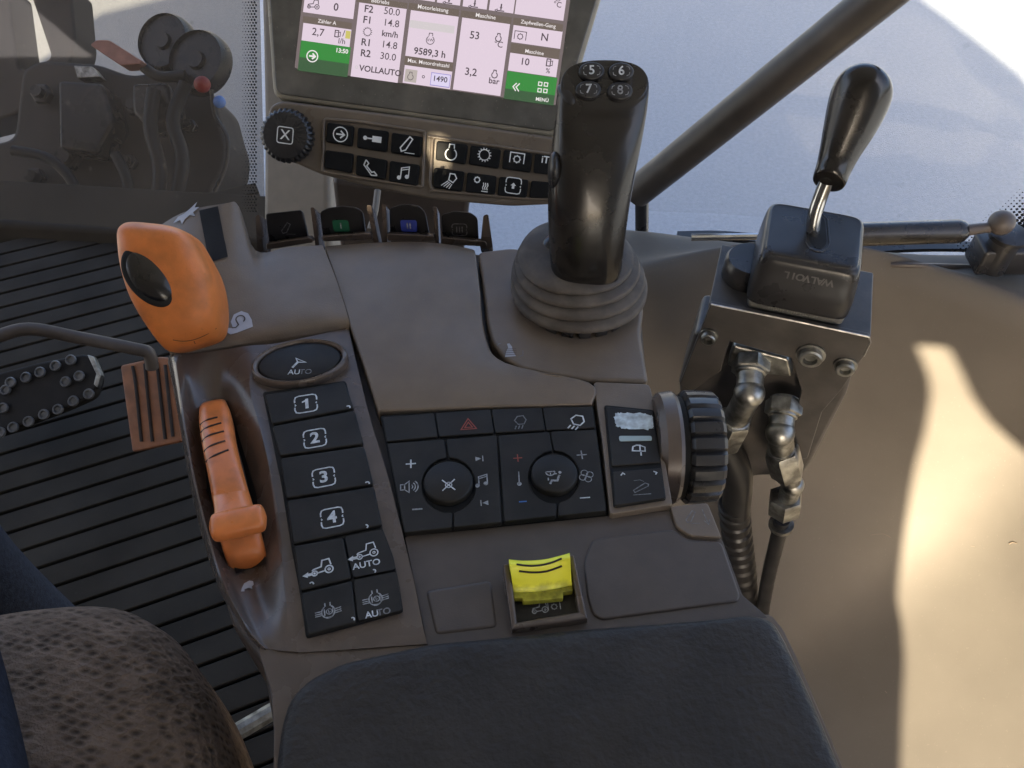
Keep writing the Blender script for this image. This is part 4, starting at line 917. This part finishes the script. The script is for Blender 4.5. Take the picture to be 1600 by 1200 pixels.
# the button face leans towards the driver
fo = A1 + (Vector((0, -.62, .80)).normalized()) * .0006; fn = (Vector((0, -.62, .80))).normalized()
bm = BM(); fpl = rpoly([(894, 104), (912, 98), (945, 97), (982, 101), (992, 107), (994, 132), (988, 150), (966, 160), (920, 157), (896, 150), (890, 128)], 12)
slab(bm, [PL(a, b, fo, fn) for a, b in fpl], -fn * .012); part(bm, 'button_face', GRIP, js, smooth=35, bevel=.003, seg=4)
for n__, a, b in (('5', 924, 113), ('6', 970, 114), ('7', 919, 142), ('8', 968, 144)):
    bm = BM(); c = PL(a, b, fo + fn * .0003, fn); M = frame(c, (1, 0, 0), fn); s = (PL(a + 1, b, fo, fn) - PL(a, b, fo, fn)).length
    rings = []
    for f, z in ((1, -.001), (1, .0014), (.93, .0021), (.8, .0024)): rings.append([M @ Vector((20 * s * f * math.cos(2 * math.pi * j / 32), 14.5 * s * f * math.sin(2 * math.pi * j / 32), z)) for j in range(32)])
    ringmesh(bm, rings); 
    text(bm, M, n__, 20 * s, 2 if n__ == '8' else 1, h=.0027, bold=.015)
    for sx in (-1, 1): stroke(bm, M, [(sx * 8, 7.5), (sx * 12, 6), (sx * 13, 2)], 1.1 * s, 2, s, .0026); stroke(bm, M, [(sx * 8, -7.5), (sx * 12, -6), (sx * 13, -2)], 1.1 * s, 2, s, .0026)
    part(bm, 'button', [BLACK, MARK, MARKD], js, smooth=50)
l, n_ = hit(GR, 868, 268)
bm = BM(); c = D(866, 268, .455); ball(bm, c, 1, sc=(.0035, .008, .0115)); part(bm, 'side_button', BLACK, js)
bm = BM(); c = PL(886, 150, fo - fn * .004, fn); ball(bm, c, 1, M=frame(c, (1, .6, .3), (-.3, -.6, .8)), sc=(.004, .0075, .004)); part(bm, 'thumb_button', BLACK, js)

# yellow rocker switch
rs = thing('rocker_switch', 'bright yellow rocker switch with a tractor symbol in a raised frame', 'rocker switch', Z(850, 930, -.003))
q = [Z(785, 879, .012), Z(897, 864, .012), Z(918, 966, .002), Z(800, 983, .002)]
inn = [Z(797, 879, .012), Z(889, 867, .012), Z(904, 955, .002), Z(808, 971, .002)]
bm = BM()
def bar(bm, P, vec): slab(bm, P, vec)
bar(bm, [q[0], inn[0], inn[3], q[3]], (0, 0, -.02)); bar(bm, [inn[1], q[1], q[2], inn[2]], (0, 0, -.02)); bar(bm, [inn[3], inn[2], q[2], q[3]], (0, 0, -.02))
bmesh.ops.remove_doubles(bm, verts=bm.verts[:], dist=1e-6)
part(bm, 'frame', BROWN_GLOSS, rs, smooth=35, bevel=.0016, seg=3)
bm = BM(); slab(bm, [Z(797, 900, -.001), Z(893, 890, -.001), Z(905, 957, -.001), Z(808, 972, -.001)], (0, 0, -.004))
M, s = zframe(852, 950, -5, -.001); icon(bm, M @ Matrix.Translation((-11 * s, 0, 0)) @ Matrix.Scale(-1, 4, (1, 0, 0)) @ Matrix.Scale(-1, 4, (1, 0, 0)), 11 * s, 'tractor', 1, .16); icon(bm, M @ Matrix.Translation((14 * s, 2 * s, 0)), 9.5 * s, 'pto', 1, .16)
part(bm, 'base_plate', [PANB, MARKD], rs, smooth=0)
rows = [[(795, 874, .016), (820, 876, .0155), (850, 874, .0155), (872, 869, .016), (890, 864, .017)], [(796, 882, .018), (820, 884, .0165), (850, 882, .0165), (872, 877, .017), (891, 872, .019)],
        [(799, 900, .013), (822, 902, .011), (850, 900, .011), (874, 896, .0115), (892, 890, .014)], [(801, 915, .007), (824, 917, .006), (850, 915, .006), (876, 911, .0065), (893, 906, .008)], [(803, 925, .004), (826, 925, .004), (850, 923, .004), (876, 918, .0045), (894, 914, .005)]]
bm = BM(); grid(bm, [[Z(*p) for p in r] for r in rows], 8, skirt=(0, .003, -.012)); RK = bvh_of(bm); 
part(bm, 'rocker', YELLOW, rs, smooth=50, bevel=.001)
bm = BM(); slab(bm, [Z(a, b, .0035) for a, b in rpoly([(802, 915), (894, 906), (895, 923), (880, 925), (880, 934), (817, 940), (816, 934), (803, 934)], 2)], (0, 0, -.004)); part(bm, 'rocker_skirt', YELLOWD, rs, smooth=0, bevel=.0006)
bm = BM()
for q_ in ([(807, 882), (830, 884), (855, 881), (878, 873)], [(811, 892), (832, 894), (855, 892), (878, 884)]):
    P = decal(RK, [tuple(v_[:2]) for v_ in spline([(x, y, 0) for x, y in q_], 4)], .0002); tube(bm, P, .0005, n=6, k=2)
part(bm, 'grip_line', GROOVE, rs)

# ================================================================== the terminal
def c2w(x, y, z): return RT * x + UP * y + FW * z
tb = c2w(.988, -.140, .0).normalized(); tu = c2w(.14, .985, -.10); tu = (tu - tb * tu.dot(tb)).normalized(); tn = tb.cross(tu)
if tn.dot(-FW) < 0: tn = -tn
TO = D(425, 150, .66)
tm = thing('display_terminal', 'tilted touch screen terminal showing tractor readings above a strip of black keys', 'display', TO + tu * -.05)
T0 = lambda a, b, h=0.0: PL(a, b, TO + tn * h, tn)
TM = frame(TO, tb, tn)
def t2(a, b): q = TM.inverted() @ T0(a, b); return (q.x, q.y)
TS = (T0(641, 100) - T0(640, 100)).length               # metres per picture unit on the terminal
bm = BM()
hp = [(426, 152), (414, -20), (412, -260), (1010, -260), (944, -20), (873, 216)]
slab(bm, [T0(a, b, 0) for a, b in rpoly(hp, 16)], -tn * .032)
part(bm, 'housing', BEZEL_EDGE, tm, smooth=35, bevel=.004, seg=3)
bm = BM(); slab(bm, [T0(a, b, .0012) for a, b in rpoly([(431, 146), (420, -20), (418, -255), (1003, -255), (938, -20), (869, 206)], 14)], -tn * .01)
part(bm, 'bezel', BEZEL, tm, smooth=0, bevel=.0012)
s0 = t2(461, 107); s1 = t2(868, 165)
SX0, SX1, SY0 = s0[0] + .0005, s1[0], s0[1]
bm = BM()
zz = .0016
def rect(x0, y0, x1, y1, mi, h): fillp(bm, TM, [(x0, y0), (x1, y0), (x1, y1), (x0, y1)], mi, 1, h)
SM_ = [SCR_BG, SCR_W, SCR_H, SCR_T, SCR_TL, SCR_G, SCR_GD, SCR_Y, SCR_B, SCR_V, SCR_F, SCR_L]
fillp(bm, TM, [t2(461, 107), t2(868, 165), t2(912, -150), t2(497, -210)], 0, 1, zz)
def box(pts, mi, h=None):
    h = (.0003 if mi == 2 else .0002) if h is None else h
    """tile given by its lower-left and upper-right picture corners"""
    (a, b), (c, d) = t2(*pts[0]), t2(*pts[1]); rect(a, b, c, d, mi, zz + h)
    return a, b, c, d
def tx(st_, a, b, sz, mi=3, bold=0.0, align='CENTER'):
    x, y = t2(a, b); text(bm, TM, st_, sz * 1.06 * TS, mi, zz + .0005, align, bold + .008, x, y)
def ti(name, a, b, sz, mi=3, wd=.16):
    x, y = t2(a, b); icon(bm, TM @ Matrix.Translation((x, y, zz + .0003)), sz * TS, name, mi, wd)
# tiles: column by column
for ll, ur, mi in (((474.5, 20), (558.6, -20), 1), ((473.6, 36), (551, 37), 2), ((472, 64), (550, 47.5), 1), ((466, 111), (549, 75), 6), ((469, 90), (549, 75), 5),
                   ((558, 4), (637.5, 6), 2), ((548.5, 120), (636, 15.5), 1), ((638.5, 16), (718, 16.5), 2), ((633.7, 88), (717, 27.5), 1), ((632, 102), (709, 99), 2), ((629.6, 130), (707, 113), 1),
                   ((719.5, 28), (800, 28.5), 2), ((708, 140.5), (797, 39), 1), ((801, 40), (880, 39.5), 2), ((799, 66.6), (879, 50.4), 1), ((797, 83), (875, 79), 2), ((793.6, 111), (872.7, 94), 1),
                   ((787, 155), (870.7, 122.7), 6), ((789.5, 139), (870.7, 122.7), 5), ((643, -1), (686.5, -50), 1), ((683, 5), (726, -45), 1), ((723, 11), (768, -40), 1), ((764, 17), (809.7, -35), 1), ((804, 23), (889, -30), 1)):
    box((ll, ur), mi, .0003 if mi in (2, 5) else None)
tx('0', 526, 13, 15, 3, .01); ti('tractor', 489, 9, 8, 3); tx('Zähler A', 512, 36, 7.5, 4); tx('2,7', 498, 52, 15)
ti('pump', 528, 54, 6); tx('/', 538, 54, 13); box(((540, 61), (549, 50)), 7, .0003); tx('l/h', 535, 66, 11); tx('13:50', 535, 81, 8.5, 4, .02)
ti('arrow_ring', 489, 89, 8.5, 4, .2)
tx('Betriebs', 595, 4, 8, 4)
for st_, a, b, m in (('F2', 577, 16, 1), ('50.0', 613, 20, 0), ('F1', 575, 33, 1), ('14.8', 612, 38, 0), ('km/h', 610, 55, 1), ('R1', 573, 68, 1), ('14.8', 609, 72, 0), ('R2', 572, 85, 1), ('30.0', 607, 90, 0)):
    tx(st_, a, b, 14 if st_ != 'km/h' else 12, 3, .012 if m else -.004)
ti('gear', 575, 51, 7, 3, .13); tx('VOLLAUTO', 595, 112, 12, 3, .015); ti('gear', 558, 106, 2.4, 10, .4)
tx('Motorleistung', 677, 15, 8, 4); tx('9589,3 h', 672, 84, 13.5, 3, .012); ti('engine', 673, 62, 8.5, 3, .13); tx('kW', 673, 64, 6)
box(((640, 44), (711, 42)), 10, .0003)
tx('Max. Motordrehzahl', 670, 100, 7.5, 4); box(((632, 128), (653, 111)), 8, .0003); ti('engine', 642, 120, 6); ti('gear', 662, 121, 2.2, 3, .4)
box(((672, 134), (705, 118)), 9, .0003); box(((673, 133), (704, 119)), 11, .0004); tx('1490', 688, 125, 11, 3, .01)
tx('Maschine', 759, 27, 8, 4); tx('53', 742, 57, 15, 3, .005); tx('°C', 779, 71, 12); ti('engine', 779, 60, 6, 3, .25); tx('3,2', 736, 114, 15, 3, .005); tx('bar', 772, 128, 12, 3, .008); ti('engine', 773, 117, 6, 3, .25)
tx('Zapfwellen-Gang', 841, 39, 7.5, 4); ti('pto', 813, 57, 9, 3, .13); tx('N', 851, 60, 15, 3, .005); tx('Maschine', 835, 83, 7.5, 4); tx('10', 820, 98, 14, 3, .005); ti('pump', 858, 99, 6.5); tx('%', 856, 112, 10)
x, y = t2(807, 137)
for k in (-1, 1): stroke(bm, TM @ Matrix.Translation((x + k * 2.4 * TS, y, zz + .0004)), [(2 * TS, 6 * TS), (-3 * TS, 0), (2 * TS, -6 * TS)], 1.7 * TS, 4, 1, 0)
for a, b in ((844, 132), (853, 133), (843, 142), (852, 143)):
    x, y = t2(a, b); stroke(bm, TM @ Matrix.Translation((x, y, zz + .0004)), [(-2.6 * TS, -2.6 * TS), (2.6 * TS, -2.6 * TS), (2.6 * TS, 2.6 * TS), (-2.6 * TS, 2.6 * TS), (-2.6 * TS, -2.6 * TS)], 1.4 * TS, 4, 1, 0)
tx('MENÜ', 847, 157, 7, 4, .01)
for a, b in ((702, 2), (742, 8), (783, 14)): ti('valve', a, b, 7, 3, .14)
tx('°C', 871, 9, 11); ti('engine', 872, -3, 6)
part(bm, 'screen', SM_, tm, smooth=0, recalc=False)

# key strip under the screen, its face tipped upwards
kn = (tn + UP * -.12).normalized(); KO = T0(640, 186, .004)
kb = (tb - kn * tb.dot(kn)).normalized()
K0 = lambda a, b, h=0.0: PL(a, b, KO + kn * h, kn)
bm = BM()
ks = [(416, 185), (422, 164), (440, 157), (640, 182), (880, 216), (880, 318), (800, 322), (680, 312), (640, 305), (560, 288), (500, 272), (455, 252), (424, 236)]
slab(bm, [K0(a, b) for a, b in rpoly(ks, 14)], -kn * .02); part(bm, 'key_strip', STRIP, tm, smooth=35, bevel=.003, seg=3)
for pl in (rpoly([(506, 186), (560, 190), (664, 206), (660, 292), (600, 284), (504, 268)], 7), rpoly([(676, 214), (880, 244), (880, 311), (830, 311), (676, 298), (672, 286)], 7)):
    for q in (0,):
        bm = BM(); P = [K0(a, b, .0016) for a, b in pl]; tube(bm, P + P[:1], .0013, n=8, k=2); part(bm, 'trim', STRIP, tm, smooth=60)
KF = lambda a, b, h: frame(K0(a, b, h), kb, kn)
KS = (K0(641, 220) - K0(640, 220)).length
key_list = [([(511, 191), (553, 197), (550, 229), (509, 222)], 'arrow_ring', 532, 210, 11), ([(559, 199), (607, 205), (604, 238), (557, 231)], 'ram', 583, 217, 13), ([(612, 207), (661, 214), (657, 246), (610, 239)], 'bucket', 636, 226, 13),
            ([(508, 234), (552, 240), (549, 271), (506, 262)], None, 0, 0, 0), ([(557, 242), (605, 250), (602, 281), (555, 273)], 'phone', 580, 263, 13), ([(609, 251), (656, 258), (652, 291), (607, 283)], 'note', 631, 271, 11),
            ([(682, 220), (731, 226), (727, 257), (680, 250)], 'engine', 705, 238, 12), ([(735, 227), (783, 233), (779, 264), (732, 257)], 'gear', 757, 242, 10), ([(787, 234), (832, 240), (829, 270), (784, 264)], 'pto', 808, 247, 11), ([(836, 240), (886, 247), (884, 276), (833, 270)], 'iT', 852, 250, 11),
            ([(678, 262), (726, 268), (722, 300), (676, 293)], 'headlight', 701, 282, 12), ([(730, 269), (776, 275), (773, 305), (727, 300)], 'climate', 751, 286, 12), ([(780, 276), (826, 281), (823, 309), (777, 306)], 'arrow_up', 802, 290, 8), ([(830, 282), (884, 287), (884, 311), (827, 309)], None, 0, 0, 0)]
for pts, nm, a, b, sz in key_list:
    bm = BM(); slab(bm, [K0(x, y, .0036) for x, y in rpoly(pts, 4)], -kn * .006)
    if nm == 'iT': text(bm, KF(a, b, .0036), 'iT', 15 * KS, 1, bold=.02)
    elif nm:
        icon(bm, KF(a, b, .0036), sz * KS, nm, 1, .15)
        if nm == 'arrow_up': icon(bm, KF(a, b, .0036), 12 * KS, 'box', 1, .13)
    part(bm, 'key', [TKEY, PRINTW, PRINTW], tm, smooth=35, bevel=.0012)
kc = K0(452, 213, .0); bm = BM()
lathe(bm, kc, kn, [(.0, 0), (.0195, 0), (.0205, .003), (.0198, .009), (.0175, .0115), (.0165, .0118), (.0, .0118)], 90, rib=lambda j, r, h: 1 if (r < .017 or j % 3) else .94)
M = frame(kc + kn * .0118, kb, kn); icon(bm, M @ Matrix.Translation((0, 0, 0)), 1, 'cross', 1, .0) if False else None
text(bm, M, 'X', 21 * KS, 1, bold=.01); stroke(bm, M, [(p[0], p[1]) for p in rpoly([(-12 * KS, -12 * KS), (12 * KS, -12 * KS), (12 * KS, 12 * KS), (-12 * KS, 12 * KS)], 4 * KS) + [rpoly([(-12 * KS, -12 * KS), (12 * KS, -12 * KS), (12 * KS, 12 * KS), (-12 * KS, 12 * KS)], 4 * KS)[0]]], 1.6 * KS, 1)
part(bm, 'knob', [BLACK, PRINTW], tm, smooth=35)
bm = BM()
slab(bm, [Yp(a, b, .66) for a, b in ((518, 280), (735, 310), (722, 420), (535, 420))], (0, .03, 0))
part(bm, 'mount', BODY, tm, smooth=0, bevel=.006)
bm = BM(); tube(bm, [Yp(590, 298, .62), Yp(586, 330, .6), Yp(578, 360, .58)], .003, n=10); part(bm, 'cable', PILLAR, tm)

# ================================================================== hydraulic valve with lever
VO = D(1110, 475, .60); e1 = Vector((.9585, -.2856, 0)).normalized(); e2 = Vector((.2856, .9585, 0)).normalized(); e3 = Vector((0, 0, 1))
VM = Matrix(((e1.x, e2.x, 0, VO.x), (e1.y, e2.y, 0, VO.y), (0, 0, 1, VO.z), (0, 0, 0, 1)))
V = lambda a, b, dd=0.0: PL(a, b, VO + e2 * dd, e2)
hv = thing('hydraulic_valve', 'black hydraulic valve block with a lever on a bolted bracket beside the console', 'hydraulic valve', VO + Vector((.05, .03, -.12)))
bm = BM(); rbox(bm, VM, -.001, .1085, 0, .066, -.0045, 0, 0); part(bm, 'top_plate', IRON, hv, smooth=0, bevel=.0012)
bm = BM()
fp = [(1110, 476), (1358, 527), (1360, 535), (1350, 556), (1316, 608), (1284, 645), (1262, 716), (1232, 724), (1220, 700), (1246, 640), (1252, 610), (1236, 560), (1140, 534), (1126, 580), (1082, 612), (1062, 600)]
slab(bm, [V(a, b, -.0045) for a, b in fp], e2 * .0045); part(bm, 'front_plate', IRON, hv, smooth=0, bevel=.0009)
bm = BM(); tube(bm, [V(1111, 475.5, -.0046), V(1234, 500, -.0046), V(1358, 526.5, -.0046)], .0007, n=6, smoothpath=False); tube(bm, [V(1358, 526.5, -.0046), V(1360, 535, -.0046), V(1350, 556, -.0046)], .0006, n=6, smoothpath=False); part(bm, 'worn_edge', EDGE, hv)
bm = BM(); slab(bm, [V(a, b, .012) for a, b in ((1085, 520), (1340, 560), (1322, 620), (1270, 720), (1255, 742), (1125, 748), (1068, 690), (1060, 600))], e2 * .045); part(bm, 'valve_body', IRON, hv, smooth=0, bevel=.004)
bm = BM(); slab(bm, [V(a, b, -.001) for a, b in ((1146, 540), (1232, 562), (1238, 590), (1196, 586), (1136, 572))], e2 * .014); part(bm, 'port_block', STEEL, hv, smooth=0, bevel=.002)
bm = BM(); lathe(bm, VM @ Vector((.021, .036, -.002)), e3, [(0, 0), (.017, 0), (.018, .003), (.018, .016), (.016, .019), (0, .019)], 40); part(bm, 'side_cover', BLACK, hv)
bm = BM(); rbox(bm, VM, .024, .089, .002, .062, 0, .012, .004, 3); part(bm, 'gasket', mat('grey_gasket', (.13, .125, .11), .6, var=.3, vscale=80), hv, smooth=40)
bm = BM()
t_ = bmesh.new()
loft(t_, [(Vector((.0565, .033, .0075)), Vector((.0335, 0, 0)), Vector((0, .0315, 0))), (Vector((.0565, .033, .0095)), Vector((.0345, 0, 0)), Vector((0, .0325, 0))), (Vector((.0562, .033, .022)), Vector((.0345, 0, 0)), Vector((0, .0325, 0))), (Vector((.056, .034, .036)), Vector((.0335, 0, 0)), Vector((0, .031, .001))), (Vector((.056, .034, .0445)), Vector((.0322, 0, 0)), Vector((0, .0295, .001))), (Vector((.056, .034, .0474)), Vector((.0300, 0, 0)), Vector((0, .0270, .001))), (Vector((.056, .034, .0482)), Vector((.0265, 0, 0)), Vector((0, .0235, .0))), (Vector((.056, .034, .0484)), Vector((.003, 0, 0)), Vector((0, .003, .0)))], n=96, k=4, ex=9)
add(t_ if False else bm, t_, VM, 0); CAP = bvh_of(bm)
part(bm, 'cap', BLACK, hv, smooth=60)
bm = BM(); P = decal(CAP, rpoly([(1263, 336), (1288, 340), (1292, 380), (1284, 390), (1270, 386), (1262, 372)], 8), .0003); face(bm, P); part(bm, 'slot', SLOT, hv, smooth=0)
bm = BM(); P = decal(CAP, rpoly([(1259, 333), (1292, 337), (1296, 384), (1284, 395), (1267, 391), (1258, 376)], 10), .0002); tube(bm, P + P[:1], .0007, n=6, k=2); part(bm, 'slot_rim', BLACK, hv)
bm = BM()
for i, ch in enumerate('WALVOIL'):
    px_ = 1294 - i * 10.4 - (2 if i > 0 else 0); l, n_ = hit(CAP, px_, 435 + (px_ - 1263) * .2); M = frame(l + n_ * .0002, -e1, n_); text(bm, M, ch, .0072, 0, h=.0003, bold=.03)
part(bm, 'raised_lettering', mat('raised_black', (.11, .105, .10), .4), hv, smooth=0)
bm = BM(); M = frame(VM @ Vector((.055, .0018, .006)), -e1, -e2); text(bm, M, '02503053000', .0055, 0, h=.0003, sx=1.1); part(bm, 'raised_lettering', mat('raised_grey', (.2, .195, .175), .6), hv, smooth=0)
for a, b, r in ((1108, 523, .0062), (1267, 553, .0095), (1321, 570, .0075)):
    bm = BM(); o = V(a, b, -.0045); lathe(bm, o, -e2, [(0, 0), (r * 1.05, 0), (r * 1.05, .0015), (r * .85, .0016), (r * .85, .0055), (r * .72, .0066), (r * .5, .0066), (r * .46, .003), (0, .003)], 30); part(bm, 'bolt', STEEL, hv)
# lever
bm = BM(); tube(bm, [D(1270, 372, .578), D(1272, 340, .568), D(1281, 310, .560), D(1291, 284, .552)], .0047, n=16); part(bm, 'lever_rod', CHROME, hv)
bm = BM()
def ksec(px, py, d, hw): q = d / FPX; ax = Vector((30, 12)).normalized(); v = RT * ax.x - UP * ax.y; nrm = (FW * .95 + UP * -.25); return (D(px, py, d), v * hw * q, nrm.normalized() * hw * q)
loft(bm, [ksec(1294, 288, .552, 8), ksec(1294, 286, .552, 22), ksec(1296, 281, .551, 26), ksec(1303, 262, .549, 27.5), ksec(1313, 235, .545, 32), ksec(1327, 200, .540, 40), ksec(1340, 165, .535, 46), ksec(1348, 143, .532, 46), ksec(1353, 128, .531, 39), ksec(1356, 119, .531, 27), ksec(1357, 115, .531, 8)], n=40, k=5)
part(bm, 'lever_knob', GRIP, hv, smooth=70)
# fittings: two elbows with nuts
def fitting(pts, rad, nuts, name):
    bm = BM(); tube(bm, pts, rad, n=10, k=3)
    for q in (0, -1): tube(bm, [pts[q], pts[q].lerp(pts[1 if q == 0 else -2], .35)], rad[q] * 1.16, n=20, smoothpath=False)
    for o, ax, r, h in nuts: hexn(bm, o, ax, r, h, rot=.3); lathe(bm, o + ax.normalized() * h, ax, [(0, 0), (r * .72, 0), (r * .72, .002), (0, .002)], 24)
    part(bm, name, STEEL, hv, smooth=28)
F_ = lambda a, b, dd: V(a, b, dd)
def jointed(P, r, nuts, name):
    bm = BM()
    for a, b in zip(P, P[1:]): tube(bm, [a, b], r, n=20, smoothpath=False)
    for p in P[1:-1]: ball(bm, p, r * 1.14, sub=3)
    for o, e, rr in nuts:
        ax = e - o; h = ax.length; hexn(bm, o, ax, rr, h, rot=.35, ch=.09)
        for q, sg in ((o, -1), (e, 1)): lathe(bm, q, ax * sg, [(0, -.001), (rr * .78, -.001), (rr * .78, .0015), (rr * .7, .0022), (0, .0022)], 28)
    part(bm, name, STEEL, hv, smooth=32)
jointed([F_(1174, 560, .002), F_(1171, 614, -.022), F_(1146, 662, -.017)], .0098, [(F_(1174, 562, .002), F_(1172.5, 582, -.0085), .0140), (F_(1150, 654, -.018), F_(1130, 692, -.011), .0136)], 'elbow_fitting')
jointed([F_(1226, 624, .002), F_(1219, 676, -.021), F_(1222, 704, -.019)], .0096, [(F_(1226, 626, .001), F_(1223, 648, -.0095), .0140), (F_(1221, 702, -.019), F_(1231, 740, -.018), .0136)], 'elbow_fitting')
jointed([F_(1229, 734, -.018), F_(1238, 757, -.018), F_(1229, 784, -.018)], .0082, [], 'pipe_fitting')
bm = BM(); ax = F_(1221, 818, -.018) - F_(1228, 776, -.018); hexn(bm, F_(1228, 776, -.018), ax, .0142, .021, rot=.25, ch=.1); lathe(bm, F_(1221, 818, -.018), ax, [(0, 0), (.0105, 0), (.0105, .004), (0, .004)], 24); part(bm, 'union_nut', STEEL, hv, smooth=35)
bm = BM(); tube(bm, [F_(1222, 812, -.018), F_(1213, 850, -.018), F_(1200, 905, -.012), F_(1190, 970, .0), F_(1186, 1060, .03)], .0066, n=18)
tag(part(bm, 'hydraulic_hose', HOSE), 'smooth black hydraulic hose running down from the steel union nut', 'hose')
bm = BM(); tube(bm, [F_(1130, 690, -.006), F_(1152, 740, -.008), F_(1150, 800, -.006), F_(1150, 840, -.004)], .0125, n=20); part(bm, 'sleeve', HOSE, hv)
pth = spline([F_(1146, 785, -.006), F_(1152, 840, -.005), F_(1160, 900, .0), F_(1166, 980, .01), F_(1170, 1060, .03)], 26)
bm = BM(); tube(bm, pth, [.0140 if (i // 3) % 2 else .0122 for i in range(len(pth))], n=20, smoothpath=False)
tag(part(bm, 'corrugated_conduit', HOSE, smooth=25), 'black corrugated conduit between the console and the hydraulic hose', 'conduit')
